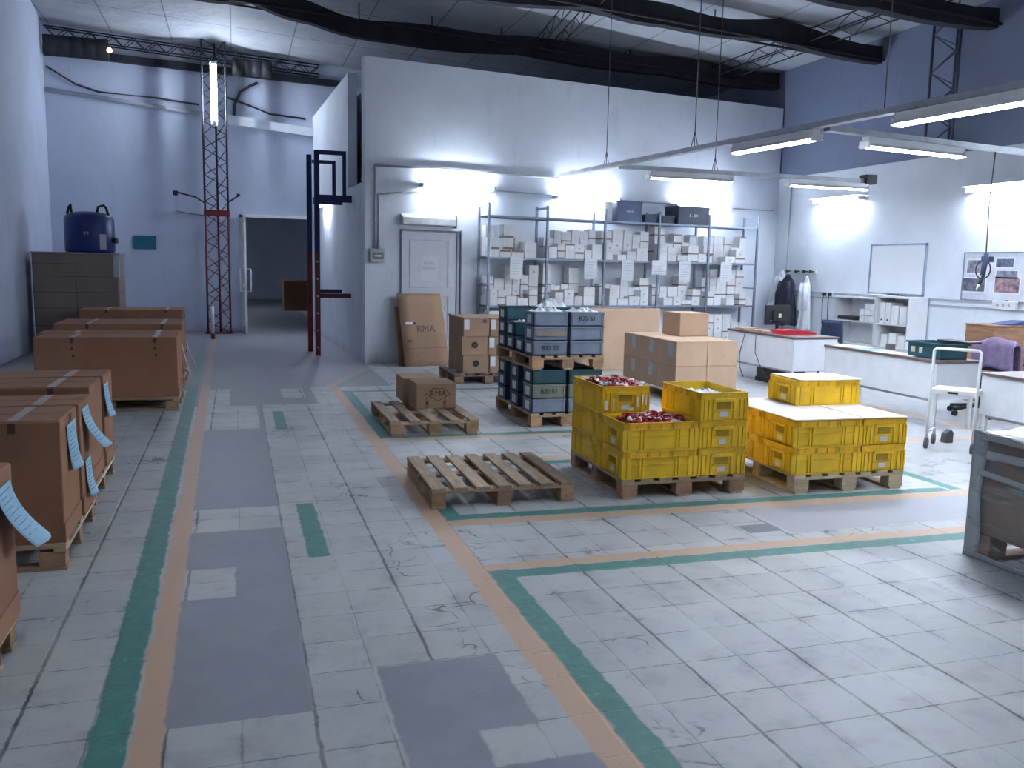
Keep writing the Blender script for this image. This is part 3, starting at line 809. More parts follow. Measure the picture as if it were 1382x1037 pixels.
# lower tier: three rows with gaps
rows3 = [DYc - .64 + .155, DYc - .64 + .62, DYc - .64 + 1.09]
rn = ['front row', 'middle row', 'rear row']
sd = ['aisle side', 'office side']
for ri, yy in enumerate(rows3):
    for ci, xx in enumerate(colsx):
        for k in range(3):
            mm = [GREYP, BEIGEP, TEALP][k] if ri == 0 else (DARKP if (k + ri) % 2 else TEALP)
            ec(xx, yy, .1455 + .1505 * k, 'small crate in the lower tier, %s, %s, %s of three' % (rn[ri], sd[ci], lv[k]), mm, 'BZ/ 51' if (ri == 0 and ci == 0 and k == 1) else None)
rn4 = ['front row', 'second row', 'third row', 'rear row']
up_h = [3, 1, 2, 3]
for ri, yy in enumerate(rows4):
    for ci, xx in enumerate(colsx):
        n = up_h[ri] if ci == 0 else (3 if ri in (0, 3) else 2)
        for k in range(n):
            mm = GREYP if ri == 0 else (TEALP if ri == 3 or k == n - 1 else DARKP)
            fs = None
            if ri == 0: fs = {(0, 0): 'BZ/ 22', (1, 2): 'BZ/ 51'}.get((ci, k))
            o = ec(xx, yy, .7455 + .1505 * k, 'small crate in the upper tier, %s, %s, %s' % (rn4[ri], sd[ci], lv[k]), mm, fs)
            if ri == 0 and ci == 0 and k == 1:
                tag(MB().box(-.15, .17, -.1525, -.149, .05, .10).build('tape_strip', mat('beige_tape', (.26, .21, .17), .6), o), 'beige tape strip')
def bags(x, y, z, label, seed, L=.3, Wd=.2, hgt=.05):
    r = random.Random(seed); m = MB()
    p1, p2 = r.uniform(0, 6), r.uniform(0, 6)
    def fn(u, v):
        e = min(1, 4.2 * min(u, 1 - u)) * min(1, 4.2 * min(v, 1 - v))
        return ((u - .5) * L, (v - .5) * Wd, hgt * e * (.6 + .4 * math.sin(u * 11 + p1) * math.cos(v * 9 + p2)) + .012 * math.sin(u * 31 + p2) * e)
    m.sheet(fn, 26, 18, .004)
    o = m.build('plastic_bag', PLASTIC_BAG, None, (x, y, z)); return tag(o, label, 'plastic bag')
zt = .7455 + .1505 * 3
bags(colsx[0], rows4[0], zt - .012, 'crumpled white bag filling the front grey crate on the aisle side', 1, .36, .27, .055)
bags(colsx[1], rows4[0], zt - .012, 'crumpled white bag filling the front grey crate with stencilled letters', 2, .36, .27, .05)
bags(colsx[1], rows4[3], zt - .012, 'crumpled white bag in the rear teal crate', 4, .36, .27, .09)
bags(colsx[0], rows4[2], .7455 + .301 - .012, 'flat white bag in the lowered teal crate of the upper tier', 5, .34, .25, .03)

# ---------------------------------------------------------------- cartons
def carton(name, label, loc, sx_, sy_, sz_, m, rz=0.0, group=None, flaps=True, tape=None, cat='carton'):
    t = thing(name, label, cat, loc, rz, group)
    MB().box(-sx_ / 2, sx_ / 2, -sy_ / 2, sy_ / 2, 0, sz_ - .004, bev=.004).build('box_body', m, t)
    if flaps:
        f = MB()
        f.box(-sx_ / 2 + .002, sx_ / 2 - .002, -sy_ / 2 + .002, -.002, sz_ - .004, sz_)
        f.box(-sx_ / 2 + .002, sx_ / 2 - .002, .002, sy_ / 2 - .002, sz_ - .004, sz_)
        f.build('top_flap', m, t)
    if tape: tag(MB().box(-sx_ / 2 + .002, sx_ / 2 - .002, -.025, .025, sz_, sz_ + .001).build('tape_strip', tape, t), 'clear packing tape')
    return t
# light cartons on pallet F
FX0, FY0, fw_, fd_, fh_ = 5.19, 9.68, .43, .51, .308
for ri in range(3):
    for ci in range(2):
        for k in range(2):
            o = carton('cardboard_box', 'light brown carton behind the yellow crates, %s, %s column, %s layer' % (rn[ri], ['aisle-side', 'desk-side'][ci], ['lower', 'upper'][k]),
                       (FX0 + fw_ / 2 + ci * (fw_ + .006), FY0 + fd_ / 2 + ri * (fd_ + .006), .1455 + k * (fh_ + .002)), fw_, fd_, fh_, CARD_LIGHT, group='light cartons on their pallet')
            if ci == 0 and not (k == 0 and ri == 0):
                s = MB(); q = Matrix.Translation((-fw_ / 2 - .002, -.10 + .02 * ri, .20)) @ Matrix.Rotation(.15 * (1 + ri % 2) - .1, 4, 'X')
                s.box(-.001, .001, -.06, .06, -.085, .085, mtx=q); tag(s.build('label_sheet', mat('grey_label', (.46, .50, .55), .7), o), 'pale grey label sheet')
            if ri == 0: text('o', .05, mat('faint_print', (.40, .27, .19), .85), o, (.02, -fd_ / 2 - .001, .13), FRONT, 'printed_mark', .0005)
o = carton('cardboard_box', 'single light brown carton standing on top of the carton stack', (FX0 + .66, FY0 + 1.02, .1455 + 2 * (fh_ + .002)), .43, .50, .31, CARD_LIGHT)
# cartons on pallet E
ex0, ey0 = 2.99, 11.74
for ci in range(2):
    for k in range(3):
        for ri in range(5):
            dx = -.02 if k == 1 and ri == 0 else 0
            o = carton('cardboard_box', 'narrow brown carton behind the grey crates, %s column, %s, slab %s from the front' % (['left', 'right'][ci], lv[k], ['first', 'second', 'third', 'fourth', 'fifth'][ri]),
                       (ex0 + .185 + ci * .385 + dx, ey0 + .085 + ri * .176, .1455 + k * .260), .37, .172, .258, CARD, group='narrow brown cartons')
            if ri == 0:
                if k == 2 or ci == 1:
                    tag(MB().box(-.175, -.10, -.0885, -.086, .10, .235).build('shipping_label', PAPER, o), 'white shipping label')
                if ci == 0 and k < 2:
                    MB().lathe([(.045, 0), (.045, .0015)], 20).build('round_print', INK, o, (0, -.0865, .14), (PI / 2, 0, 0))
                    text('v', .05, CARD, o, (0, -.0885, .14), FRONT, 'printed_mark', .0005)
                if ci == 0 and k == 2:
                    MB().box(.09, .15, -.0875, -.086, .19, .235).build('printed_mark', FADED_INK, o)
# small cartons on the five-slat pallet
o = carton('cardboard_box', 'small brown carton with a black diamond logo on the five-slat pallet', (1.985, 9.13, .1455), .42, .44, .265, CARD)
MB().prism([(-.15, 0), (-.07, .06), (.07, .06), (.15, 0), (.02, -.09), (0, -.1), (-.02, -.09)], 'y', -.2215, -.2205).build('logo_ground', CARD, o, (.02, 0, .15))
def frame_line(a, b): return MB().tube([a, b], .003, 4)
lm = MB()
for a, b in (((-.13, .0), (-.06, .058)), ((-.06, .058), (.06, .058)), ((.06, .058), (.13, 0)), ((.13, 0), (0, -.075)), ((0, -.075), (-.13, 0))):
    lm.tube([(a[0] + .02, -.222, a[1] + .155), (b[0] + .02, -.222, b[1] + .155)], .0025, 4)
lm.build('logo_outline', INK, o)
text('RMA', .085, INK, o, (.02, -.2225, .158), FRONT, 'logo_letters', .001)
for s in (-.10, .09):
    MB().box(s - .02, s + .02, -.2212, -.2202, .0, .13).build('tape_strip', mat('brown_tape', (.30, .17, .11), .5), o)
    MB().box(s - .008, s + .008, -.2225, -.2212, .04, .08).build('printed_mark', DARKTAPE, o)
carton('cardboard_box', 'small plain brown carton set back behind the one with the logo', (1.925, 9.60 - .02, .1455), .42, .42, .265, CARD)

# flattened boards
def leaning(name, label, loc, rz, w_, h_, th, lean, m):
    t = thing(name, label, 'cardboard sheet', loc, rz)
    mm = MB(); q = Matrix.Rotation(-lean, 4, 'X')
    def fn(u, v):
        return q @ Vector(((u - .5) * w_, -.03 * math.sin(v * PI) , v * h_))
    mm.sheet(fn, 4, 10, th); mm.build('panel', m, t)
    return t, q
t, q = leaning('cardboard_sheet', 'large flattened brown carton leaning by the white door', WP(.86, .62, 0), TH, .76, 1.24, .02, .36, CARD)
o = text('RMA', .16, FADED_INK, t, tuple(q @ Vector((.04, -.034, .62))), (PI / 2 - .36, 0, 0), 'printed_logo', .0008)
MB().box(-.30, -.17, -.002, .0, -.02, .02).build('white_tape', PAPER, t, tuple(q @ Vector((0, -.034, .72))), (-.36, 0, 0))
MB().box(-.30, -.22, -.002, .0, -.012, .012).build('dark_print', INK, t, tuple(q @ Vector((0.0, -.034, .42))), (-.36, 0, 0))
MB().box(-.17, -.12, -.002, .0, -.012, .012).build('dark_print', INK, t, tuple(q @ Vector((0.0, -.034, .72))), (-.36, 0, 0))
MB().box(-.37, .37, -.002, 0, -.002, .002).build('fold_line', FADED_INK, t, tuple(q @ Vector((0, -.026, .30))), (-.36, 0, 0))
t, q = leaning('cardboard_sheet', 'second darker cardboard sheet mostly hidden behind the leaning one', WP(.63, .42, 0), TH, .36, .98, .02, .26, CARD_DARK)
# large flat carton behind
t = thing('cardboard_box', 'wide flat orange-brown carton standing upright behind the crate stacks', 'carton', (5.95, 13.12, 0), .06)
MB().box(-.56, .72, -.1, .1, 0, 1.0, bev=.005).build('box_body', CARD_LIGHT, t)
MB().box(-.566, -.36, -.106, .1, .0, .965, bev=.003).box(-.82, -.57, -.1, .1, 0, .97).build('side_flap', CARD_LIGHT, t)

# ---------------------------------------------------------------- long cartons on pallets, left side
def sheet_paper(parent, name, w_, h_, loc, curl, twist, m, lines=9):
    """paper hanging from its top edge on a face that looks to +x"""
    mm = MB()
    def fn(u, v):
        k = v * v
        return (curl * k + .004 + .03 * math.sin(u * PI) * k, (u - .5) * w_ + twist * v, -v * h_)
    mm.sheet(fn, 8, 12, .001); o = mm.build(name, m, parent, loc)
    ink = MB()
    r = random.Random(int(loc[1] * 100) + 5)
    for i in range(lines):
        v = .1 + .8 * i / lines; k = v * v; u0 = .12; u1 = r.uniform(.5, .88)
        a = Vector(fn(u0, v)) + Vector((.0015, 0, 0)); b = Vector(fn(u1, v)) + Vector((.0015, 0, 0))
        mid = Vector(fn((u0 + u1) / 2, v)) + Vector((.0015, 0, 0))
        ink.tube([a, mid, b], .0018, 4)
    ink.build('handwriting', mat('blue_ink', (.12, .2, .30), .8), o)
    return o
def long_box(y0, y1, x0, x1, label, z0=.146, h=.655, marks=0):
    t = thing('long_carton', label, 'carton', ((x0 + x1) / 2, (y0 + y1) / 2, z0), 0, None)
    L_, D_ = x1 - x0, y1 - y0
    MB().box(-L_ / 2, L_ / 2, -D_ / 2, D_ / 2, 0, h, bev=.006).build('box_body', CARD_DARK, t)
    MB().box(-L_ / 2 - .004, L_ / 2 + .004, -D_ / 2 - .004, D_ / 2 + .004, 0, .10).build('base_tray', CARD_DARK, t)
    f = MB().box(-L_ / 2 + .01, L_ / 2 - .01, -D_ / 2 + .01, -.004, h, h + .003).box(-L_ / 2 + .01, L_ / 2 - .01, .004, D_ / 2 - .01, h, h + .003)
    f.build('top_flap', CARD_DARK, t)
    for fx in (.26, .84):
        x = -L_ / 2 + L_ * fx
        tag(MB().box(x - .026, x + .026, -D_ / 2 + .01, D_ / 2 - .01, h + .003, h + .0042).build('tape_strip', TAPE, t), 'pale tape across the top')
        mm = MB().box(x - .018, x + .018, -D_ / 2 - .0015, -D_ / 2 + .002, h - .06, h - .005)
        mm.build('staple_mark', DARKTAPE, t)
        for k in range(marks): MB().box(x - .012 + .01 * k, x + .012 + .01 * k, -D_ / 2 - .0015, -D_ / 2 + .002, h - .13 - .08 * k, h - .10 - .08 * k).build('staple_mark', DARKTAPE, t)
    return t
def lp(x0, x1, y0, y1, label):
    w_, d_ = x1 - x0, y1 - y0
    t = thing('wooden_pallet', label, 'pallet', ((x0 + x1) / 2, (y0 + y1) / 2, 0))
    for y in (-d_ / 2 + .05, 0, d_ / 2 - .05):
        MB().box(-w_ / 2, w_ / 2, y - .05, y + .05, .120, .145, bev=.002).build('deck_board', WOODX, t)
        MB().box(-w_ / 2, w_ / 2, y - .05, y + .05, 0, .02, bev=.002).build('bottom_board', WOODX, t)
        for x in (-w_ / 2 + .07, 0, w_ / 2 - .07):
            MB().box(x - .065, x + .065, y - .045, y + .045, .02, .10, bev=.003).build('block', WOODB, t)
    for x in (-w_ / 2 + .03, 0, w_ / 2 - .03):
        MB().box(x - .03, x + .03, -d_ / 2, d_ / 2, .10, .12).build('rail_board', PALE_WOOD, t)
    return t
lp(-2.32, -.93, 3.45, 4.05, 'pallet under the nearest long carton at the photo edge')
b1 = long_box(3.47, 4.02, -2.32, -.91, 'long brown carton nearest the camera, cut by the left edge')
sheet_paper(b1, 'hanging_paper', .22, .26, (.708, .10, .60), .11, .10, BLUEPAPER)
lp(-2.32, -.89, 4.98, 5.98, 'pallet under the first pair of long cartons with blue papers')
b2 = long_box(5.0, 5.50, -2.32, -.895, 'long brown carton with one straight blue paper on its end')
sheet_paper(b2, 'hanging_paper', .26, .25, (.714, .03, .60), .02, .02, BLUEPAPER)
text('1 3 4', .07, INK, b2, (.714, .0, .625), (PI / 2, 0, PI / 2), 'pen_numbers', .0005)
b3 = long_box(5.535, 5.96, -2.32, -.885, 'long brown carton with two blue papers, one curling away')
sheet_paper(b3, 'hanging_paper', .22, .25, (.719, -.05, .62), .10, .08, BLUEPAPER)
sheet_paper(b3, 'hanging_paper', .20, .22, (.719, -.02, .30), .02, .01, BLUEPAPER)
lp(-2.4, -.93, 6.28, 7.28, 'pallet under the second pair of long cartons')
long_box(6.30, 6.80, -2.4, -.94, 'long brown carton behind the one with two blue papers')
b4 = long_box(6.84, 7.28, -2.4, -.93, 'long brown carton, rear of the near group, with a blue paper on its end')
sheet_paper(b4, 'hanging_paper', .22, .24, (.737, -.14, .60), .03, .02, BLUEPAPER)
lp(-2.05, -.63, 10.17, 11.2, 'pallet under the wide long carton in the middle of the left side')
long_box(10.18, 10.70, -2.04, -.63, 'long brown carton with taped front facing the aisle gap, first of the far group', marks=2)
long_box(10.73, 11.2, -2.12, -.64, 'long brown carton directly behind the taped one')
lp(-2.25, -.67, 12.2, 13.25, 'pallet under the second far pair of long cartons')
long_box(12.22, 12.70, -2.22, -.69, 'long brown carton, front of the second far pair', marks=1)
long_box(12.73, 13.22, -2.22, -.70, 'long brown carton, rear of the second far pair')
lp(-2.45, -.85, 15.6, 16.5, 'pallet under the farthest long carton')
long_box(15.62, 16.45, -2.44, -.87, 'farthest long brown carton in front of the tall wrapped pallet', marks=0)
for i, (a, b) in enumerate((((-.61, 12.1, .48), (-.50, 11.9, .25)), ((-.60, 10.9, .55), (-.52, 10.6, .33)))):
    tag(MB().tube([(a[0] - .03, a[1] + .15, a[2] + .1), a, b], .006, 5).build('strapping_band', WHITE_METAL), 'loose white strapping band sticking out of the %s pair of far cartons' % ['second', 'first'][i], 'strap')

# tall wrapped pallet + drum
t = thing('wrapped_pallet', 'tall grey-brown wrapped stack in the far left corner', 'pallet load', (-2.64, 17.25, 0))
MB().box(-.68, .68, -.45, .45, .14, 1.70, bev=.02).build('carton_stack', CARD_GREY, t)
m = MB()
for z in (.45, .75, 1.03, 1.30, 1.52): m.box(-.683, .683, -.453, .453, z, z + .008)
m.box(-.004, .004, -.455, -.45, .14, 1.5); m.build('layer_seam', mat('seam_dark', (.12, .10, .09), .9), t)
MB().box(-.70, .70, -.47, .47, 1.69, 1.72, bev=.006).build('cap_board', mat('cap_board', (.34, .33, .34), .6), t)
MB().box(.60, .692, -.462, -.40, 1.3, 1.69).build('stretch_wrap', mat('wrap_film', (.5, .52, .56), .3), t)
for x in (-.6, 0, .6): MB().box(x - .07, x + .07, -.45, .45, 0, .14).build('pallet_runner', WOODB, t)
t = thing('storage_drum', 'blue plastic tank with two black lifting lugs on the wrapped stack', 'drum', (-2.46, 17.25, 1.7215))
MB().lathe([(.38, 0), (.405, .03), (.41, .30), (.405, .58), (.38, .64), (.30, .69), (.15, .715), (.01, .72)], 40).build('tank_body', BLUEP, t)
for s in (-1, 1):
    MB().tube([(s * .20 - .06, -.12, .68), (s * .22 - .05, -.12, .80), (s * .26, -.12, .83), (s * .30, -.12, .78), (s * .33, -.12, .66)], .022, 8).build('lifting_lug', BLACKP, t)
tag(MB().box(-.05, .07, -.003, .003, 0, .26).build('label_sheet', mat('drum_label', (.45, .48, .55), .7), t, (.245, -.334, .06), (0, 0, .66)), 'pale label sheet')
text('V4', .08, WHITE_INK, t, (0, -.412, .33), FRONT, 'white_print', .001)
MB().cyl((.39, -.1, .22), (.46, -.12, .22), .05).build('side_tap', BLACKP, t)

# box in the room beyond
carton('cardboard_box', 'dark brown carton seen through the doorway in the room beyond', (2.15, 30.5, 0), 1.3, 1.0, 1.0, CARD_DARK)

# ---------------------------------------------------------------- access rack at the side wall
t = thing('access_rack', 'steel access rack, blue above and red below, beside the built room', 'rack', (1.36, 15.72, 0))
for i, (dx, dy) in enumerate(((0, 0), (-.07, .75))):
    MB().box(dx - .045, dx + .045, dy - .035, dy + .035, 0, 1.80, bev=.004).build('lower_upright', RED_METAL, t)
    MB().box(dx - .045, dx + .045, dy - .035, dy + .035, 1.80, 3.55, bev=.004).build('upper_upright', BLUE_METAL, t)
MB().box(.045, .60, -.03, .03, 2.68, 2.80, bev=.004).build('upper_beam', BLUE_METAL, t)
MB().box(.0, .52, .70, .76, 2.68, 2.80).build('upper_beam', BLUE_METAL, t)
MB().box(.045, .58, -.03, .03, 1.02, 1.10, bev=.004).build('lower_beam', RED_METAL, t)
MB().box(.045, .50, .70, .76, 1.08, 1.15).build('lower_beam', BLUE_METAL, t)
MB().box(.045, .50, -.03, .03, 3.48, 3.55).box(.44, .50, -.03, .03, 2.8, 3.48).build('guard_rail', BLUE_METAL, t)
MB().box(-.02, .40, .70, .76, 3.40, 3.46).box(.34, .40, .70, .76, 2.8, 3.40).build('guard_rail', BLUE_METAL, t)
m = MB()
for k in range(6): m.cyl((0.0, -.045, .15 + k * .3), (0, -.032, .15 + k * .3), .016)
m.build('bolt', GALV, t)
# lamp on the side wall
t = thing('tube_lamp', 'lit fluorescent lamp on the side wall behind the access rack', 'lamp', (sx(18.9) - .012, 18.9, 2.88))
MB().box(-.10, 0, -.6, .6, -.02, .03).build('housing', WHITE_METAL, t)
MB().cyl((-.08, -.56, -.055), (-.08, .56, -.055), .022).build('tube', WTUBE, t)
for y in (-.6, .56): MB().box(-.1, -.06, y, y + .04, -.08, 0).build('end_cap', WHITE_METAL, t)

# ---------------------------------------------------------------- white door of the built room, fittings on its front wall
def local(t, u, d=0.0, z=0.0):
    t.location = WP(u, d, z); t.rotation_euler = (0, 0, TH); return t
d2 = struct(MB().box(.62, 1.58, -.03, .0, 0, 2.18, bev=.004), 'door_2', mat('door_white', (.74, .76, .78), .5, 0, .03), 'white panelled door covered with notices'); d2.location = W0; d2.rotation_euler = (0, 0, TH)
fr_ = MB()
for x0, x1, z0, z1 in ((.75, 1.45, 1.25, 2.05), (.75, 1.45, .35, 1.12)):
    for a, b, c_, d in ((x0, x1, z0, z0 + .02), (x0, x1, z1 - .02, z1), (x0, x0 + .02, z0, z1), (x1 - .02, x1, z0, z1)):
        fr_.box(a, b, -.042, -.03, c_, d)
fr_.build('panel_moulding', mat('door_trim', (.62, .64, .68), .5), d2)
MB().box(.60, .615, -.045, 0, 0, 2.2).box(1.585, 1.60, -.045, 0, 0, 2.2).box(1.66, 1.675, -.045, 0, 0, 2.22).box(.60, 1.675, -.045, 0, 2.19, 2.21).build('door_frame', mat('door_gap', (.25, .27, .32), .6), d2)
tag(MB().box(.93, 1.25, -.034, -.0305, 1.36, 1.78).build('notice_sheet', PAPER, d2), 'notice with pink heading')
text('AVISO', .07, PINK_INK, d2, (1.09, -.035, 1.66), FRONT, 'notice_text', .0005)
text('PERSONAL', .05, PINK_INK, d2, (1.09, -.035, 1.58), FRONT, 'notice_text', .0005)
tag(MB().box(.86, 1.10, -.034, -.0305, .62, 1.04).build('notice_sheet', mat('bluish_paper', (.50, .60, .80), .8), d2), 'bluish notice sheet')
text('221', .09, mat('grey_ink', (.3, .33, .38), .8), d2, (1.33, -.032, .92), FRONT, 'door_number', .0005)
MB().cyl((1.47, -.03, .80), (1.47, -.08, .80), .02).build('door_knob', BLACKP, d2)
# awning
t = local(thing('door_canopy', 'white roller canopy box above the white door', 'canopy'), 0, 0, 0)
MB().prism([(-.0, 2.27), (-.16, 2.29), (-.14, 2.40), (-.02, 2.46), (0, 2.46)], 'x', .60, 1.52).build('canopy_box', mat('canopy_white', (.70, .70, .70), .5), t)
MB().box(1.52, 1.54, -.16, 0, 2.25, 2.46).build('end_cap', mat('canopy_cap', (.3, .32, .36), .5), t)
# electric box and conduits
t = local(thing('electrical_box', 'grey electrical box on the corner of the built room', 'electrical box'), .19, .0, 1.66)
MB().box(-.12, .12, -.10, -.002, 0, .22, bev=.008).build('box_body', mat('ebox', (.48, .50, .50), .5), t)
MB().box(-.09, .09, -.108, -.10, .05, .16).build('cover_window', mat('ebox_window', (.16, .18, .18), .3), t)
MB().box(-.06, .06, -.112, -.108, .09, .12).build('switch_row', WHITE_INK, t)
t = local(thing('wall_conduit', 'pale conduit pipe climbing from the electrical box and along the wall', 'conduit'), 0, 0, 0)
MB().tube([(.16, -.03, 1.88), (.16, -.03, 3.20)], .02).tube([(.22, -.03, 1.88), (.22, -.03, 2.75)], .02).build('riser_pipe', PIPE_GREY, t)
MB().tube([(.16, -.03, 3.20), (1.5, -.03, 3.22), (3.48, -.03, 3.2)], .018).build('upper_run', PIPE_GREY, t)
MB().tube([(.22, -.03, 2.75), (.95, -.03, 2.85)], .012).tube([(2.3, -.03, 2.92), (3.4, -.03, 2.9)], .012).tube([(4.8, -.03, 2.88), (6.0, -.03, 2.88)], .012).tube([(7.4, -.03, 2.86), (8.5, -.03, 2.86)], .012).build('lamp_feed', PIPE_GREY, t)
t = thing('wall_conduit', 'thin vertical conduit in the corner where the built room meets the office wall', 'conduit', (RX - .02, 15.2, 0))
MB().tube([(0, 0, .1), (0, 0, 3.3)], .012).build('riser_pipe', PIPE_GREY, t)

# wall lamps (bare battens)
def wall_lamp(label, L=1.25):
    t = thing('tube_lamp', label, 'lamp', (0, 0, 0))
    MB().box(-L / 2 - .04, L / 2 + .04, -.06, -.002, -.03, .03, bev=.004).build('housing', WHITE_METAL, t)
    MB().cyl((-L / 2, -.14, 0), (L / 2, -.14, 0), .02).build('tube', WTUBE, t)
    for e in (-L / 2 - .04, L / 2): MB().box(e, e + .04, -.185, -.04, -.03, .03).build('end_cap', PIPE_GREY, t)
    return t
wlamp = wall_lamp('x')
dup(wlamp, WP(1.57, 0, 2.93), TH, 'lit fluorescent tube on the wall above the white door')
for u, z, l in ((4.08, 2.87, 'lit fluorescent tube on the wall above the second shelf bay'), (6.65, 2.85, 'lit fluorescent tube on the wall behind the dark crates on the shelf top')):
    o = dup(wlamp, WP(u, 0, z), TH, l)
MB().box(-.70, .70, -.24, -.0, .05, .056).build('added_hood', WHITE_METAL, wlamp)  # hood added to block the upward light of the office wall tubes
KIDS.clear()
dup(wlamp, (RX, 13.65, 2.95), -PI / 2, 'lit fluorescent tube on the office wall nearest the whiteboard')
dup(wlamp, (RX, 10.0, 2.90), -PI / 2, 'lit fluorescent tube on the office wall above the photo board')
dup(wlamp, (RX, 6.2, 2.90), -PI / 2, 'added fluorescent tube on the office wall outside the picture')  # unseen tube added past the visible wall lamps
discard(wlamp)

# ---------------------------------------------------------------- shelving
shelf_u = [1.97, 3.07, 4.23, 5.39, 6.53, 7.70]
shelf_z = [.12, .98, 1.79, 2.48]
SD0, SD1 = .08, .50             # distance from wall: back and front
bay_names = ['first', 'second', 'third', 'fourth', 'fifth']
t = local(thing('steel_shelving', 'long grey steel shelving unit against the built room wall', 'shelving'), 0, 0, 0)
for i, u in enumerate(shelf_u):
    for d in (SD0 + .015, SD1 - .0):
        m = MB().box(u - .018, u + .018, -d - .018, -d - .014, 0, 2.68).box(u - .018, u - .014, -d - .018, -d + .018, 0, 2.68)
        m.build('upright', STEEL, t)
    MB().box(u - .018, u + .018, -SD1, -SD0, 2.62, 2.65).box(u - .018, u + .018, -SD1, -SD0, 1.3, 1.32).build('side_brace', STEEL, t)
for i in range(5):
    a, b = shelf_u[i] + .02, shelf_u[i + 1] - .02
    for z in shelf_z:
        m = MB().box(a, b, -SD1, -SD0, z - .004, z).box(a, b, -SD1 - .008, -SD1, z - .035, z).box(a, b, -SD0, -SD0 + .008, z - .035, z)
        m.build('shelf_board', STEEL, t)

# little cartons: one master copied
def small_box(w_, d_, h_, style, name='small_carton'):
    m = MB().box(-w_ / 2, w_ / 2, -d_ / 2, d_ / 2, 0, h_, 0, bev=.002)
    if style == 1: m.box(-w_ / 2 - .001, w_ / 2 + .001, -d_ / 2 - .001, d_ / 2 + .001, -.0, .022, 1)
    if style == 2: m.box(-w_ / 2 + .005, w_ / 2 - .005, -d_ / 2 - .0015, d_ / 2, h_ - .03, h_ - .001, 1)
    if style == 3: m.box(-.018, .018, -d_ / 2 - .0015, -d_ / 2, h_ * .35, h_ * .5, 2)
    if style == 4: m.box(-w_ * .3, w_ * .3, -d_ / 2 - .0015, -d_ / 2, h_ * .3, h_ * .7, 3)
    me = m.bm
    bmesh.ops.recalc_face_normals(me, faces=me.faces[:])
    mesh = m.mesh('small_carton')
    for q in (CARTON, CARTON_SIDE, mat('grey_print', (.4, .4, .42), .7), PAPER): mesh.materials.append(q)
    return mesh
BOXES = {}
rb_ = random.Random(21)
rows_of = {}
nbox = 0
def put_box(u, d, z, w_, dd, h_, style, label, group):
    global nbox
    key = (round(w_, 2), round(dd, 2), round(h_, 2), style)
    if key not in BOXES: BOXES[key] = small_box(*key)
    o = bpy.data.objects.new('small_carton', BOXES[key]); COL.objects.link(o)
    o.location = WP(u, d, z); o.rotation_euler = (0, 0, TH + rb_.uniform(-.03, .03))
    tag(o, label, 'carton', group); nbox += 1
    return o
sname = {1: 'lower', 2: 'middle'}
for zi, zname in ((2, 'upper loaded shelf'), (1, 'lower loaded shelf')):
    for b in range(5):
        a0, a1 = shelf_u[b] + .035, shelf_u[b + 1] - .035
        z = shelf_z[zi]
        room = shelf_z[zi + 1] - z - .06
        for row, (dist, lo, hi) in (('back', (.20, 2, 4)), ('front', (.405, 1, 2))) if True else ():
            g_ = '%s row of small cartons, %s, %s bay' % (row, zname, bay_names[b])
            lab = 'small white carton, %s row, %s, %s bay from the door' % (row, zname, bay_names[b])
            u = a0
            while u < a1 - .12:
                w_ = rb_.choice((.15, .17, .19, .21, .24))
                if u + w_ > a1: break
                n = rb_.randint(lo, hi)
                if row == 'front' and rb_.random() < .13: u += w_ * .6; continue
                zz = z
                for k in range(n):
                    h_ = rb_.choice((.10, .12, .14, .16)) if row == 'front' else rb_.choice((.15, .17, .19))
                    if zz + h_ > z + room: break
                    if nbox >= 252: break
                    put_box(u + w_ / 2 + rb_.uniform(-.005, .005), dist, zz, w_ - .008, .19, h_, rb_.choice((0, 0, 0, 1, 1, 2, 3, 3, 4)), lab, g_)
                    zz += h_ + .001
                u += w_ + .004
# bottom shelves: only what shows between the stacks
for b, lst in ((0, 5), (1, 5), (4, 5)):
    a0 = shelf_u[b] + .04
    g_ = 'small cartons on the bottom shelf, %s bay' % bay_names[b]
    u = a0
    for i in range(lst):
        w_ = .19; zz = shelf_z[0]; n = (4 if b == 4 and i < 3 else 3) if b == 4 else 4
        for k in range(n):
            put_box(u + w_ / 2, .38, zz, w_ - .008, .19, .19 if b < 4 else .17, rb_.choice((0, 1, 3)), 'small white carton stacked on the bottom shelf, %s bay from the door' % bay_names[b], g_); zz += (.19 if b < 4 else .17) + .001
        u += .205
# white sheets hanging from the shelf edge
for i, (u, w_, h_) in enumerate(((2.48, .24, .38), (3.94, .26, .36), (4.72, .25, .38), (5.40, .32, .26), (5.98, .26, .38), (6.95, .26, .38))):
    t = local(thing('hanging_notice', 'white notice sheet hung from the shelf edge, %s of six from the door' % ['first', 'second', 'third', 'fourth', 'fifth', 'sixth'][i], 'notice', group='notice sheets on the shelving'), u, SD1 + .028, shelf_z[2] + .015)
    MB().box(-w_ / 2, w_ / 2, -.002, .001, -h_, 0).build('sheet', PAPER, t)
    m = MB()
    for k in range(6): m.box(-w_ * .38, w_ * (.38 - .12 * (k % 3)), -.003, -.002, -.07 - k * .045, -.062 - k * .045)
    m.build('printed_lines', mat('pale_print', (.5, .52, .58), .8), t)
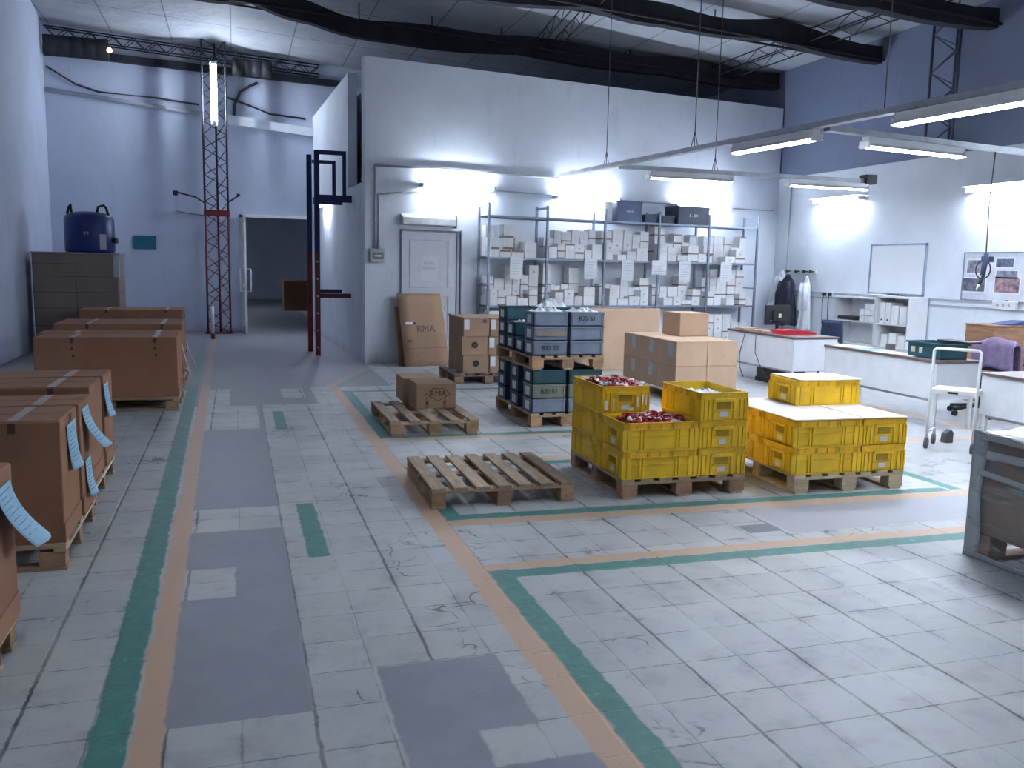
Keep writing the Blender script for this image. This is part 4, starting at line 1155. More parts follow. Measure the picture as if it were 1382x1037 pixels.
# crates on the shelf top
def bigcrate(label, u, d, z, L, Wd, H, m, marks=''):
    t = local(thing('plastic_crate', label, 'crate'), u, d, z)
    mm = MB().box(-L / 2 + .01, L / 2 - .01, -Wd / 2 + .01, Wd / 2 - .01, 0, H - .03)
    for s in (-1, 1):
        for x in (-L / 2 + .03, L / 2 - .03): mm.box(x - .012, x + .012, s * (Wd / 2 - .006) - .006, s * (Wd / 2 - .006) + .006, 0, H - .03)
    mm.build('body', m, t)
    MB().box(-L / 2, L / 2, -Wd / 2, Wd / 2, H - .035, H, bev=.003).build('rim', m, t)
    if marks: text(marks, .075, WHITE_INK, t, (0, -Wd / 2 + .003, H * .48), FRONT, 'white_print', .002)
    return t
bigcrate('blue-grey crate with white print on the shelf top, nearest the door', 4.72, .32, 2.482, .56, .40, .36, mat('crate_blue', (.13, .16, .27), .5), 'HH4')
bigcrate('dark blue crate with white print on the shelf top, nearest the desks', 6.13, .32, 2.482, .74, .42, .33, DARKP, 'B . BX')
bigcrate('low blue-grey crate between the two marked crates, left one', 5.22, .32, 2.482, .33, .35, .14, DARKP)
bigcrate('low dark crate touching the large dark blue crate', 5.585, .32, 2.482, .29, .35, .14, DARKP)
carton('small_carton', 'pale upright carton at the end of the blue-grey crate on the shelf top', WP(4.31, .32, 2.482), .15, .3, .33, CARTON, TH)
for u in (4.5, 6.9, 7.2): pass

# box and flap on top of the built room
t = thing('cardboard_box', 'open beige carton on top of the built room', 'carton', (3.45, 16.6, 4.652), .2)
MB().box(-.35, .35, -.3, .3, 0, .50, bev=.01).build('box_body', CARD_LIGHT, t)
MB().prism([(-.36, .5), (.36, .5), (.34, .56), (0, .66), (-.34, .56)], 'y', -.3, .3).build('raised_flap', CARD_LIGHT, t)

# ---------------------------------------------------------------- hanging trays and lamps
def tray(label, a, b):
    a = Vector(a); b = Vector(b); L_ = (b - a).length; rz = math.atan2(b.y - a.y, b.x - a.x)
    t = thing('cable_tray', label, 'cable tray', a, rz)
    m = MB().box(0, L_, -.04, .04, 0, .005).box(0, L_, -.045, -.04, 0, .05).box(0, L_, .04, .045, 0, .05)
    k = .1
    while k < L_: m.box(k, k + .04, -.0465, -.045, .015, .035); k += .12
    m.build('tray_channel', GALV, t)
    return t
ZT = 2.95
tray('long grey cable tray running from the built room towards the camera', (4.56, 12.2, ZT), (5.62, 1.0, ZT))
tray('grey cable tray crossing behind the first and ending by the office wall', (4.85, 10.82, ZT), (8.66, 10.82, ZT))
tray('grey cable tray crossing above the desks at the right', (5.25, 7.1, ZT), (10.3, 7.9, ZT))
tag(MB().tube([(4.52, 12.2, ZT + .02), WP(3.48, .03, 3.2)], .012).build('feed_pipe', GALV), 'thin pipe linking the cable tray to the wall above the shelving', 'pipe')
t = thing('junction_box', 'dark junction box at the end of the rear cable tray', 'electrical box', (8.75, 10.82, ZT - .02)); MB().box(-.08, .10, -.09, .09, 0, .13, bev=.005).build('box_body', DARK_METAL, t)
def hang_lamp(label, a, b):
    a = Vector(a); b = Vector(b); L_ = (b - a).length; rz = math.atan2(b.y - a.y, b.x - a.x)
    t = thing('hanging_lamp', label, 'lamp', (a + b) / 2, rz, None)
    h = L_ / 2
    # sheet-metal channel with sloping reflector sides
    MB().prism([(-.045, .11), (.045, .11), (.045, .05), (.085, .018), (.08, .014), (.04, .045), (-.04, .045), (-.08, .014), (-.085, .018), (-.045, .05)], 'x', -h, h).build('reflector_housing', WHITE_METAL, t)
    for s in (-1, 1):
        MB().cyl((-h + .04, s * .028, .02), (h - .04, s * .028, .02), .016).build('tube', TUBE, t)
    for s in (-1, 1):
        MB().box(s * h - .02, s * h + .02, -.06, .06, 0, .07, bev=.005).build('end_cap', WHITE_METAL, t)
    return t
ZL_ = 2.835
def tA(y): return 4.56 + (12.2 - y) / 11.2 * 1.06
def tC(x): return 7.1 + (x - 5.25) * .158
hang_lamp('lit twin-tube lamp hanging under the long tray, second from the camera', (tA(8.15), 8.15, ZL_), (tA(6.98), 6.98, ZL_))
hang_lamp('lit twin-tube lamp hanging under the crossing tray above the desks', (5.75, tC(5.75), ZL_), (7.10, tC(7.10), ZL_))
hang_lamp('lit twin-tube lamp hanging at the right edge, nearest the camera', (tA(6.05), 6.05, ZL_), (tA(4.75), 4.75, ZL_))
hang_lamp('lit twin-tube lamp under the rear tray, aisle-side one', (5.27, 10.82, ZL_), (6.52, 10.82, ZL_))
hang_lamp('lit twin-tube lamp under the rear tray, office-side one', (7.42, 10.82, ZL_), (8.75, 10.82, ZL_))
hang_lamp('added twin-tube fill lamp over the desks beyond the picture', (8.3, tC(8.3), ZL_), (9.7, tC(9.7), ZL_))  # unseen lamp added to brighten the desk side
hang_lamp('added twin-tube fill lamp over the floor beyond the picture', (tA(3.6), 3.6, ZL_), (tA(2.2), 2.2, ZL_))  # unseen lamp added to brighten the near floor
hang_lamp('added twin-tube fill lamp high under the roof over the near aisle, above the picture', (.6, 3.4, 5.3), (.6, 2.0, 5.3))  # unseen lamp added as fill for the dim near aisle
hang_lamp('added unseen twin-tube lamp in the room beyond the doorway', (-1.5, 30, 4.38), (-.1, 30, 4.38))  # unseen lamp added to lift the dark room behind the door
for i, (x, y, lab, v) in enumerate(((tA(10.9), 10.9, 'hanging wire holding the far end of the long tray', 1), (tA(8.9), 8.9, 'hanging wire with a split end above the middle of the long tray', 1), (6.25, 10.82, 'hanging wire holding the rear crossing tray', 1), (tA(6.2), 6.2, 'hanging wire holding the near part of the long tray', 0))):
    m = MB(); zt_ = ZT + .04
    top = ceil_z(x) + .02
    if v:
        m.tube([(x, y, zt_ + .18), (x, y, top)], .006, 5)
        m.tube([(x, y - .08, zt_), (x, y, zt_ + .18)], .005, 5).tube([(x, y + .08, zt_), (x, y, zt_ + .18)], .005, 5).tube([(x, y, zt_), (x, y, zt_ + .18)], .005, 5)
    else: m.tube([(x, y, zt_), (x, y, top)], .006, 5)
    tag(m.build('hanging_wire', WIRE), lab, 'wire')
# tool on a hanging cable
t = thing('hanging_tool', 'dark tool in a ring holder dangling from the tray cable', 'tool', (7.63, 7.50, 1.50))
MB().tube([(.02, 0, 1.50), (0, 0, .9), (.02, 0, .40)], .007, 6).build('cable', CABLE, t)
MB().tube([(math.cos(a) * .10, 0, .22 + math.sin(a) * .10) for a in [i * PI / 8 for i in range(17)]], .007, 6).build('ring', BLACKP, t)
MB().cyl((.0, 0, .16), (.03, 0, .40), .028).box(-.02, .11, -.02, .02, .30, .36).build('tool_body', mat('tool_blue', (.05, .07, .14), .5), t)
MB().cyl((.02, 0, .16), (-.04, 0, .06), .018).build('tool_grip', BLACKP, t)
MB().cyl((-.04, 0, .06), (-.07, 0, .0), .014, .006).build('tool_nose', WHITE_METAL, t)

# ---------------------------------------------------------------- desks
def desk(label, x0, x1, y0, y1, zp, top=.75, endp=True, rz=0.0):
    """top plate, white panels all round the aisle side and near end, four legs"""
    cx_, cy_ = (x0 + x1) / 2, (y0 + y1) / 2; w_, d_ = x1 - x0, y1 - y0
    t = thing('office_desk', label, 'desk', (cx_, cy_, 0), rz)
    MB().box(-w_ / 2, w_ / 2, -d_ / 2, d_ / 2, top - .03, top, bev=.003).build('desktop', DESK_TOP, t)
    MB().box(-w_ / 2 + .015, -w_ / 2 + .04, -d_ / 2 + .015, d_ / 2 - .015, zp, top - .03).build('modesty_panel', DESK_WHITE, t)
    MB().box(-w_ / 2 + .04, w_ / 2 - .015, -d_ / 2 + .015, -d_ / 2 + .04, zp, top - .03).build('end_panel', DESK_WHITE, t)
    MB().box(-w_ / 2 + .04, w_ / 2 - .015, d_ / 2 - .04, d_ / 2 - .015, zp, top - .03).build('end_panel', DESK_WHITE, t)
    for sx_ in (-1, 1):
        for sy_ in (-1, 1):
            MB().box(sx_ * (w_ / 2 - .05) - .018, sx_ * (w_ / 2 - .05) + .018, sy_ * (d_ / 2 - .06) - .018, sy_ * (d_ / 2 - .06) + .018, 0, top - .03).build('leg', WHITE_METAL, t)
    m = MB()
    for sx_ in (-1, 1): m.box(sx_ * (w_ / 2 - .05) - .012, sx_ * (w_ / 2 - .05) + .012, -d_ / 2 + .06, d_ / 2 - .06, zp - .03, zp)
    m.build('frame_rail', PIPE_GREY, t)
    return t
desk('white desk with brown top, farthest, carrying the monitor', 7.37, 8.12, 10.38, 12.12, .27)
desk('long white desk with brown top in the middle, covered with papers', 7.08, 7.66, 7.42, 9.36, .33, rz=-.02)
desk('white desk with brown top at the right edge behind the trolley', 6.72, 7.45, 4.75, 6.53, .35)

# monitor
t = thing('computer_monitor', 'black computer monitor seen from behind on the farthest desk', 'monitor', (7.93, 11.62, .75), .15)
MB().box(-.25, .25, -.02, .02, .09, .39, bev=.008).build('screen_case', BLACKP, t)
MB().box(-.12, .12, -.05, -.02, .14, .32, bev=.01).build('back_housing', BLACKP, t)
MB().cyl((0, 0, .01), (0, 0, .15), .025).build('stand_neck', BLACKP, t)
MB().lathe([(.12, 0), (.12, .01), (.03, .02)], 20).build('stand_foot', BLACKP, t)
tag(MB().box(-.025, .03, -.052, -.05, .2, .26).build('sticker', mat('yellow_sticker', (.6, .6, .3), .6), t), 'pale yellow sticker')
tag(MB().box(-.16, -.13, -.022, -.02, .14, .16).build('maker_badge', GALV, t), 'small silver badge')
# red tray
t = thing('red_tray', 'flat red plastic tray on the farthest desk', 'tray', (7.78, 10.95, .7505), .05)
MB().prism([(-.28, 0), (.28, 0), (.26, .03), (.1, .055), (-.2, .07), (-.28, .06)], 'y', -.14, .14).build('tray_body', RED_PLASTIC, t)
for i, (x, y, w_, l) in enumerate(((7.55, 11.85, .30, 'beige folder lying behind the monitor at the desk corner'), (7.52, 11.40, .16, 'small beige pad in front of the monitor'))):
    o = tag(MB().box(-w_ / 2, w_ / 2, -.1, .1, 0, .03, bev=.002).build('paper_folder', mat('beige_folder', (.45, .34, .24), .7), None, (x, y, .7505), (0, 0, .2)), l, 'folder')
m = MB().tube([(7.44, 11.3, .76), (7.36, 11.3, .7), (7.33, 11.25, .45), (7.34, 11.1, .25), (7.45, 11.0, .02)], .006)
m.tube([(7.44, 11.6, .76), (7.36, 11.6, .7), (7.32, 11.65, .4), (7.36, 11.7, .2), (7.50, 11.8, .02)], .006)
tag(m.build('computer_cable', CABLE), 'pair of thin cables hanging down the farthest desk', 'cable')
t = thing('computer_case', 'black computer case standing under the farthest desk', 'computer', (7.75, 11.2, 0))
MB().box(-.22, .22, -.3, .3, .06, .40, bev=.01).build('case_body', BLACKP, t)
MB().box(-.2, .2, -.35, .35, 0.0, .06).build('foot_stand', DARK_METAL, t)

# papers, boxes on the middle desk
def flat(name, label, x, y, w_, d_, rz, m, cat='paper', h=.003, z=.7505):
    return tag(MB().box(-w_ / 2, w_ / 2, -d_ / 2, d_ / 2, 0, h).build(name, m, None, (x, y, z), (0, 0, rz)), label, cat)
flat('paper_sheet', 'white paper at the far end of the middle desk', 7.30, 9.05, .30, .42, .3, PAPER)
flat('paper_sheet', 'light blue paper near the far end of the middle desk', 7.22, 8.72, .21, .30, .1, BLUEPAPER)
flat('paper_sheet', 'second light blue paper beside the brown box', 7.36, 8.60, .21, .25, -.4, BLUEPAPER)
flat('paper_sheet', 'white paper in front of the red caps', 7.22, 8.34, .24, .30, .15, PAPER)
flat('paper_sheet', 'white paper beside the dark teal crate', 7.25, 8.02, .22, .28, -.1, PAPER)
t = thing('tape_dispenser', 'small brown block on the middle desk', 'box', (7.48, 8.62, .7505)); MB().box(-.04, .04, -.04, .04, 0, .07, bev=.005).build('block_body', mat('dull_brown', (.12, .08, .08), .6), t)
t = thing('marker_pen', 'dark pen with an orange-red cap on the middle desk', 'pen', (7.50, 8.33, .7505))
MB().cyl((-.0, -.05, .02), (.02, -.28, .02), .02).build('barrel', BLACKP, t); MB().cyl((-.005, .0, .025), (0, -.05, .025), .024).build('cap', RED_INK, t)
t = thing('marker_pen', 'second dark pen with a small orange-red cap nearer the teal crate', 'pen', (7.42, 8.20, .7505))
MB().cyl((0, -.02, .016), (.03, -.2, .016), .015).build('barrel', BLACKP, t); MB().cyl((0, .01, .016), (0, -.02, .016), .018).build('cap', RED_INK, t)
# teal crate with open lid
t = thing('plastic_crate', 'dark teal open crate with pale stickers on the middle desk', 'crate', (7.36, 7.76, .7505), -.02)
mm = MB().box(-.17, .17, -.25, .25, 0, .012).box(-.17, -.162, -.25, .25, 0, .16).box(.162, .17, -.25, .25, 0, .16).box(-.17, .17, -.25, -.242, 0, .16).box(-.17, .17, .242, .25, 0, .16)
mm.build('body', TEALP, t)
MB().box(-.19, -.16, -.27, .27, .15, .17).box(.16, .19, -.27, .27, .15, .17).box(-.19, .19, -.27, -.24, .15, .17).box(-.19, .19, .24, .27, .15, .17).build('rim', TEALP, t)
for y, w_ in ((.17, .06), (.05, .05)):
    tag(MB().box(-.174, -.17, y - w_ / 2, y + w_ / 2, .05, .11).build('sticker', mat('cream_sticker', (.55, .52, .35), .6), t), 'pale sticker')
t = thing('folder', 'black ring folder resting across the teal crate', 'folder', (7.56, 7.66, .9215), .1); MB().box(-.11, .10, -.2, .2, 0, .022, bev=.003).build('cover', BLACKP, t)

# trolley
t = thing('white_trolley', 'white metal trolley with castors standing before the middle desk', 'trolley', (6.30, 6.68, 0), math.atan2(-.82, .57))
Wt, Dt = .40, .30
def leg_pts(x, y, hgt, lean=0.0): return [(x, y, .10), (x, y + lean * .4, .52), (x, y + lean, hgt)]
m = MB().tube([(0, 0, .10), (0, .0, .56), (0, .03, .95), (.02, .03, .965), (Wt - .02, .03, .965), (Wt, .03, .95), (Wt, 0, .56), (Wt, 0, .10)], .014, 8)
m.build('handle_frame', WHITE_METAL, t)
MB().tube([(0, Dt, .10), (0, Dt, .55), (Wt, Dt, .55), (Wt, Dt, .10)], .014, 8).build('rear_frame', WHITE_METAL, t)
MB().box(0, Wt, 0, Dt, .53, .585, bev=.006).build('upper_shelf', WHITE_METAL, t)
MB().tube([(0, 0, .16), (0, Dt, .16)], .01).tube([(Wt, 0, .16), (Wt, Dt, .16)], .01).build('side_bar', WHITE_METAL, t)
tag(MB().box(.15, .24, -.003, 0, .545, .565).build('badge', BLACKP, t), 'small black plate')
for x in (0, Wt):
    for y in (0, Dt):
        c_ = MB().cyl((x - .014, y, .05), (x + .014, y, .05), .05, seg=18).build('castor_wheel', RUBBER, t)
        MB().box(x - .016, x + .016, y - .012, y + .012, .05, .105).build('castor_fork', GALV, c_)
t = thing('floor_wedge', 'small dark wedge on the floor under the trolley', 'wedge', (6.74, 6.88, 0)); MB().prism([(-.05, 0), (.05, 0), (.05, .1), (.02, .13), (-.04, .09)], 'y', -.03, .03).build('wedge_body', RUBBER, t)

# office chair behind the middle desk with lilac cardigan
t = thing('office_chair', 'black swivel chair behind the middle desk', 'chair', (8.42, 8.18, 0), .2)
MB().cyl((0, 0, .09), (0, 0, .42), .03).build('gas_column', BLACKP, t)
for k in range(5):
    a = k * 2 * PI / 5 + .4; c_, s_ = math.cos(a), math.sin(a)
    b = MB().tube([(0, 0, .12), (c_ * .17, s_ * .17, .10), (c_ * .32, s_ * .32, .08)], .022, 8).build('base_arm', BLACKP, t)
    MB().cyl((c_ * .32 - s_ * .02, s_ * .32 + c_ * .02, .035), (c_ * .32 + s_ * .02, s_ * .32 - c_ * .02, .035), .034, seg=16).build('castor', BLACKP, b)
MB().box(-.24, .24, -.24, .24, .42, .50, bev=.03).build('seat', BLACK_FABRIC, t)
mm = MB(); mm.sheet(lambda u, v: (.26 + .05 * (1 - (2 * u - 1) ** 2), (u - .5) * .44, .52 + .32 * v), 8, 8, .05); mm.build('backrest', BLACK_FABRIC, t)
MB().tube([(.05, 0, .44), (.28, 0, .46), (.33, 0, .62)], .02).build('back_support', BLACKP, t)
# cardigan draped over the back
mm = MB()
def fn(u, v):
    a = (v - .5) * 2                       # -1 in front of the backrest ... +1 behind it
    c0 = .285 + .05 * (1 - (2 * u - 1) ** 2) - .02
    x = c0 + (.075 if a > 0 else -.065) * min(1, abs(a) * 4) + .012 * math.sin(u * 21) * abs(a)
    z = .90 - .40 * max(0, abs(a) - .15) - .06 * (2 * u - 1) ** 2 + .012 * math.sin(u * 13)
    return (x, (u - .5) * (.50 + .05 * abs(a)), z)
mm.sheet(fn, 20, 20, .018); tag(mm.build('cardigan', CLOTH_LILAC, None, (8.42, 8.18, 0), (0, 0, .2)), 'lilac knitted cardigan hanging over the back of the swivel chair', 'cardigan')

# chair by the farthest desk
t = thing('office_chair', 'dark blue chair with curved back behind the farthest desk', 'chair', (8.55, 11.1, 0), .1)
mm = MB(); mm.sheet(lambda u, v: (.04 * (1 - (2 * u - 1) ** 2), (u - .5) * .46 * (1 - .12 * v), .62 + .32 * v), 10, 6, .035); mm.build('backrest', BLACK_FABRIC, t)
MB().box(-.05 - .40, -.05, -.22, .22, .42, .47, bev=.02).build('seat', BLACK_FABRIC, t)
for x, y in ((-.03, -.2), (-.03, .2), (-.42, -.2), (-.42, .2)):
    MB().cyl((x, y, 0), (x, y, .42 if x < -.1 else .66), .013).build('leg', DARK_METAL, t)

# ---------------------------------------------------------------- cabinets at the right wall
def cabinet(label, y0, y1, h, shelves):
    x0, x1 = 10.12, RX - .035
    t = thing('open_cabinet', label, 'cabinet', (0, 0, 0))
    t.location = ((x0 + x1) / 2, (y0 + y1) / 2, 0)
    w_, d_ = x1 - x0, y1 - y0
    MB().box(-w_ / 2, w_ / 2, -d_ / 2, -d_ / 2 + .02, 0, h).build('side_panel', CAB_WHITE, t)
    MB().box(-w_ / 2, w_ / 2, d_ / 2 - .02, d_ / 2, 0, h).build('side_panel', CAB_WHITE, t)
    MB().box(w_ / 2 - .01, w_ / 2, -d_ / 2 + .02, d_ / 2 - .02, 0, h).build('back_panel', CAB_WHITE, t)
    MB().box(-w_ / 2 - .01, w_ / 2, -d_ / 2 - .005, d_ / 2 + .005, h, h + .025).build('top_panel', CAB_WHITE, t)
    for z in shelves: MB().box(-w_ / 2 + .005, w_ / 2 - .01, -d_ / 2 + .02, d_ / 2 - .02, z - .02, z).build('shelf_board', CAB_WHITE, t)
    return t
cabinet('white open cabinet with small boxes, left of its pair', 12.10, 13.15, 1.22, (.08, .45, .84))
cabinet('white open cabinet holding box files under the whiteboard', 11.33, 12.07, 1.26, (.08, .46, .84))
# box files
for i, (y, h, l) in enumerate(((11.96, .34, 'white box file with a round finger hole, first in the cabinet row'), (11.82, .34, 'white box file with a round finger hole, second in the cabinet row'), (11.66, .30, 'wide white file box, third in the cabinet row'), (11.48, .29, 'wide white file box, last in the cabinet row'))):
    t = thing('box_file', l, 'box file', (10.28, y, .841), 0)
    w_ = .055 if i < 2 else .075
    MB().box(-.13, .13, -w_, w_, 0, h, bev=.003).build('case', CARTON, t)
    if i < 2: MB().cyl((-.1305, 0, .06), (-.133, 0, .06), .015).build('finger_hole', BLACKP, t)
    MB().box(-.1325, -.13, -w_ * .5, w_ * .5, h * .45, h * .85).build('spine_label', PAPER, t)
for i, (y, w_) in enumerate(((11.93, .14), (11.73, .16), (11.53, .16))):
    carton('small_carton', 'small white carton on the low shelf under the box files, %s' % ['left', 'middle', 'right'][i], (10.30, y, .461), .2, w_, .2 + .03 * (i == 1), CARTON)
k = 0
for y in (12.23, 12.36, 12.49):
    for z in range(3):
        if k >= 8: break
        carton('small_carton', 'tiny white carton in the left cabinet, %s stack, %s' % (['nearest', 'middle', 'rear'][int(round((y - 12.23) / .13))], lv[z]), (10.28, y, .841 + z * .105), .18, .12, .1, CARTON, flaps=False, group='tiny cartons in the cabinet'); k += 1
t = thing('document_tray', 'black flat device on the upper shelf of the left cabinet', 'device', (10.30, 12.86, .841)); MB().box(-.14, .14, -.22, .22, 0, .06, bev=.005).build('device_body', BLACKP, t)
t = thing('paper_stack', 'curled papers lying on top of the cabinets', 'papers', (10.28, 12.12, 1.2875)); 
mm = MB(); mm.sheet(lambda u, v: ((v - .5) * .3, (u - .5) * .5, .0 + .02 * u), 6, 2, .004); mm.build('sheets', PAPER, t)
# black cables on wall with white socket
t = thing('wall_socket', 'white wall socket with two black plugs beside the left cabinet', 'socket', (RX - .002, 13.80, 1.25))
MB().box(-.04, 0, -.11, .11, -.05, .05, bev=.004).build('socket_plate', WHITE_METAL, t)
for y in (-.07, .09):
    p_ = MB().box(-.09, -.04, y - .025, y + .025, -.03, .03, bev=.005).build('plug', BLACKP, t)
    MB().tube([(-.08, y, -.02), (-.09, y + .01, -.15), (-.06, y + .03, -.55)], .008).build('cable', CABLE, p_)
t = thing('wall_socket', 'white multi-socket strip under the photo board', 'socket', (RX - .03, 9.85, 1.24))
MB().box(-.06, 0, -.20, .20, -.06, .06, bev=.006).build('socket_plate', WHITE_METAL, t)
for y in (-.1, 0, .1): MB().cyl((-.061, y, 0), (-.064, y, 0), .022).build('outlet', GALV, t)
MB().box(-.03, 0, -.03, .0, .06, .075).build('top_switch', BLACKP, t)

# whiteboard
t = thing('whiteboard', 'white board with a grey frame above the cabinets', 'whiteboard', (RX - .002, 12.12, 1.33))
MB().box(-.02, 0, -.63, .63, 0, .80).build('writing_surface', mat('board_white', (.85, .87, .9), .25, 0, .01), t)
MB().box(-.03, 0, -.65, -.62, -.02, .82).box(-.03, 0, .62, .65, -.02, .82).box(-.03, 0, -.65, .65, -.03, 0).box(-.03, 0, -.65, .65, .79, .82).build('frame', mat('board_frame', (.30, .36, .48), .4, .3), t)
MB().box(-.08, -.03, -.12, .12, -.04, -.015).build('pen_tray', BLACKP, t)
# photo board
t = thing('picture_board', 'framed board with pinned photographs at the right edge', 'picture', (RX - .002, 9.9, 1.30))
MB().box(-.02, 0, -.78, .78, 0, .68).build('backing', mat('board_backing', (.62, .64, .70), .6), t)
MB().box(-.03, 0, -.80, -.78, -.02, .70).box(-.03, 0, .78, .80, -.02, .70).box(-.03, 0, -.8, .8, -.02, 0).box(-.03, 0, -.8, .8, .68, .70).build('frame', mat('photo_frame', (.22, .24, .30), .4, .2), t)
for i, (y, z, w_, h_, c_) in enumerate(((.55, .39, .34, .19, (.22, .23, .28)), (.58, .12, .42, .19, (.12, .12, .16)), (.05, .48, .30, .12, (.10, .12, .20)), (.0, .34, .36, .09, (.20, .22, .30)), (-.02, .12, .42, .20, (.28, .18, .20)))):
    o = MB().box(-.024, -.02, y - w_ / 2 - .02, y + w_ / 2 + .02, z - .02, z + h_ + .02).build('print_border', PAPER, t)
    MB().box(-.026, -.024, y - w_ / 2, y + w_ / 2, z, z + h_).build('photograph', mat('photo_%d' % i, c_, .4, 0, .6, 12), o)

# wooden cabinet with folders
t = thing('wooden_cabinet', 'brown varnished wooden cabinet against the office wall', 'cabinet', (9.93, 9.12, 0))
MB().box(-.60, .58, -.22, .25, .05, 1.0, bev=.004).build('carcass', WOODCAB, t)
MB().box(-.61, .59, -.235, .26, 1.0, 1.02, bev=.003).build('top_panel', WOODCAB, t)
for x0, x1 in ((-.56, -.02), (.02, .54)):
    o = MB().box(x0, x1, -.235, -.22, .12, .78, bev=.004).build('door', WOODCAB, t)
    MB().cyl(((x1 - .05) if x0 < 0 else x0 + .05, -.235, .5), ((x1 - .05) if x0 < 0 else x0 + .05, -.26, .5), .012).build('knob', DARK_METAL, o)
MB().box(-.58, .56, 0, .2, 0, .05).build('plinth', WOODCAB, t)
t = thing('folder', 'dark blue folder on top of the wooden cabinet', 'folder', (9.80, 9.05, 1.0215), .1); MB().prism([(-.28, 0), (.3, 0), (.3, .05), (.1, .055), (-.28, .012)], 'y', -.12, .12).build('cover', mat('navy_folder', (.02, .05, .18), .5), t)

# coats on hooks
t = thing('coat_rack', 'wall coat hooks with round black knobs beside the whiteboard', 'coat rack', (RX - .002, 14.75, 1.66))
MB().box(-.025, 0, -.5, .35, -.03, .03).build('rail', WHITE_METAL, t)
for y in (-.45, -.25, 0, .28):
    MB().tube([(-.02, y, 0), (-.09, y, 0)], .012).build('hook', DARK_METAL, t)
    MB().lathe([(.01, -.03), (.03, -.015), (.03, .015), (.01, .03)], 12).build('knob', BLACKP, t, (-.11, y, 0))
def coat(name, label, cat, x, y, ztop, zbot, wtop, wbot, m, seed, lean=0.0, depth=.10):
    r = random.Random(seed); p1 = r.uniform(0, 6)
    mm = MB(); NV, NU = 22, 36; rings = []
    for j in range(NV + 1):
        v = j / NV; z = ztop + (zbot - ztop) * v
        sh = min(1, .25 + v * 4.5) if v < .17 else 1
        wd = (wtop + (wbot - wtop) * v) * sh / 2; dp = depth * (.5 + .6 * v) * sh
        ring = []
        for i in range(NU):
            a = 2 * PI * i / NU
            fold = 1 + (.16 * math.sin(a * 6 + p1 + v * 2) + .08 * math.sin(a * 11 + p1)) * min(1, v * 2)
            ring.append(mm.bm.verts.new((x - depth * 1.3 + math.cos(a) * dp * fold, y + lean * v + math.sin(a) * wd * (1 + .05 * math.sin(a * 3 + v * 4)), z + .02 * math.sin(a * 4 + p1) * v)))
        rings.append(ring)
    for a, b in zip(rings, rings[1:]):
        for i in range(NU):
            k = (i + 1) % NU; f = mm.bm.faces.new((a[i], a[k], b[k], b[i])); f.smooth = True
    mm.bm.faces.new(rings[0][::-1]); mm.bm.faces.new(rings[-1])
    t = thing(name, label, cat, (0, 0, 0))
    mm.build('body', m, t)
    sl = MB()
    for s in (-1, 1):
        sl.tube([(x - depth * 1.9, y + s * wtop * .32, ztop - .14), (x - depth * 2.1, y + s * wtop * .46 + lean * .3, ztop - .40), (x - depth * 2.0, y + s * wtop * .48 + lean * .5, ztop - .66)], .045, 10)
    sl.build('sleeve', m, t)
    return t
coat('white_coat', 'long white work coat on the hook closest to the corner', 'coat', RX - .03, 15.12, 1.68, .80, .22, .62, CLOTH_WHITE, 3, .18)
coat('dark_coat', 'dark jacket hanging in the middle of the coat hooks', 'coat', RX - .10, 14.78, 1.60, .62, .40, .60, CLOTH_DARK, 5, .02, .12)
coat('white_coat', 'white work coat hanging nearest the whiteboard', 'coat', RX - .03, 14.33, 1.58, .55, .16, .34, CLOTH_WHITE, 9, .02, .09)

# ---------------------------------------------------------------- wrapped carton at the right edge
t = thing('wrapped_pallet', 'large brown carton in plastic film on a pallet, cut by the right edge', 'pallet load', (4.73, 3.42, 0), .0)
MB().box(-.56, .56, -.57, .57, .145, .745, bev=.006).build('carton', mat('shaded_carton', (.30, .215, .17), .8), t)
for y in (-.5, 0, .5):
    MB().box(-.56, .56, y - .05, y + .05, .12, .144).build('deck_board', WOODX, t)
    for x in (-.49, 0, .49): MB().box(x - .065, x + .065, y - .05, y + .05, .02, .12).build('block', WOODB, t)
    MB().box(-.56, .56, y - .05, y + .05, 0, .02).build('bottom_board', WOODX, t)
FILM = bpy.data.materials.new('stretch_film'); FILM.use_nodes = True
nt = NT(FILM)
nt.b.inputs['Base Color'].default_value = (.62, .66, .70, 1); nt.b.inputs['Roughness'].default_value = .22
ob = nt.obj(); n1 = nt.noise(nt.scale(ob, (1, 1, 7)), 2.2, 4)
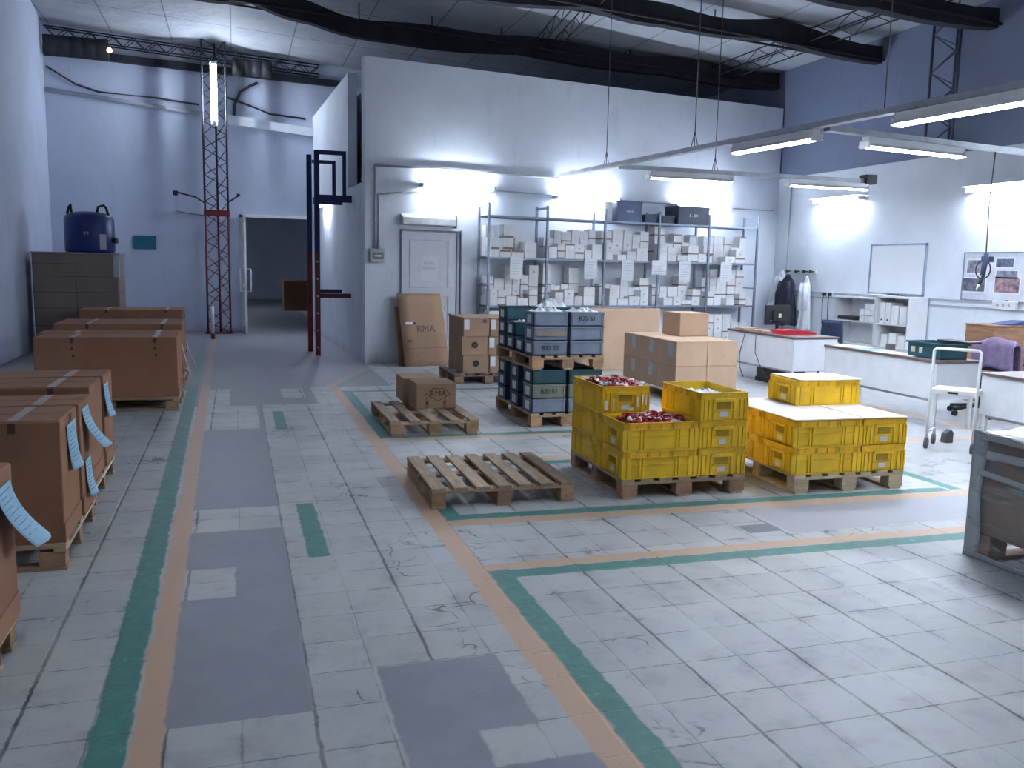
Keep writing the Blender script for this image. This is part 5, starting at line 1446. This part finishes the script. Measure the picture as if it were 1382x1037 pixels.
nt.l.new(nt.m('MULTIPLY_ADD', nt.ss(n1, .45, .65), .38, .10), nt.b.inputs['Alpha'])
nt.bump(nt.noise(nt.scale(ob, (2, 2, 9)), 5, 4), .5, .02)
FILM2 = bpy.data.materials.new('bunched_film'); FILM2.use_nodes = True
nt = NT(FILM2); nt.b.inputs['Base Color'].default_value = (.55, .60, .63, 1); nt.b.inputs['Roughness'].default_value = .3
nt.b.inputs['Alpha'].default_value = .75; nt.bump(nt.noise(nt.scale(nt.obj(), (8, 8, 1)), 6, 4), .6, .02)
m = MB()
m.sheet(lambda u, v: (-.585 + .008 * math.sin(v * 22 + u * 5), -.59 + 1.18 * u, .02 + .75 * v), 30, 20, .0)
m.sheet(lambda u, v: (-.585 + 1.17 * u, .59 + .008 * math.sin(v * 22 + u * 5), .02 + .75 * v), 30, 20, .0)
m.build('film_sides', FILM, t)
m = MB(); m.sheet(lambda u, v: (-.60 + 1.2 * u, -.60 + 1.2 * v, .752 + .012 * math.sin(u * 13) * math.sin(v * 17) + .006 * math.sin(v * 41)), 40, 40, .0)
m.build('film_top', mat('crumpled_film', (.80, .80, .78), .25, 0, .06, 10, bump=.8), t)
m = MB()
m.sheet(lambda u, v: (-.592 + .01 * u, .598 - (.085 + .012 * math.sin(v * 9)) * u, .005 + .755 * v), 4, 24, .004)
m.sheet(lambda u, v: (-.592 + (.05 + .01 * math.sin(v * 7)) * u, .598, .005 + .755 * v), 4, 24, .004)
m.sheet(lambda u, v: (-.592 + .004 * math.sin(u * 30), -.6 + 1.2 * u, .0 + .035 * v), 30, 3, .004)
m.sheet(lambda u, v: (-.590, -.6 + 1.1 * u, .60 + .05 * v + .012 * math.sin(u * 3)), 30, 3, .002)
m.sheet(lambda u, v: (-.590, -.6 + 1.15 * u, .44 + .035 * v + .06 * u), 30, 3, .002)
m.sheet(lambda u, v: (-.590, -.6 + 1.15 * u, .71 + .045 * v), 30, 3, .002)
m.build('film_bunched', FILM2, t)
discard(EC)
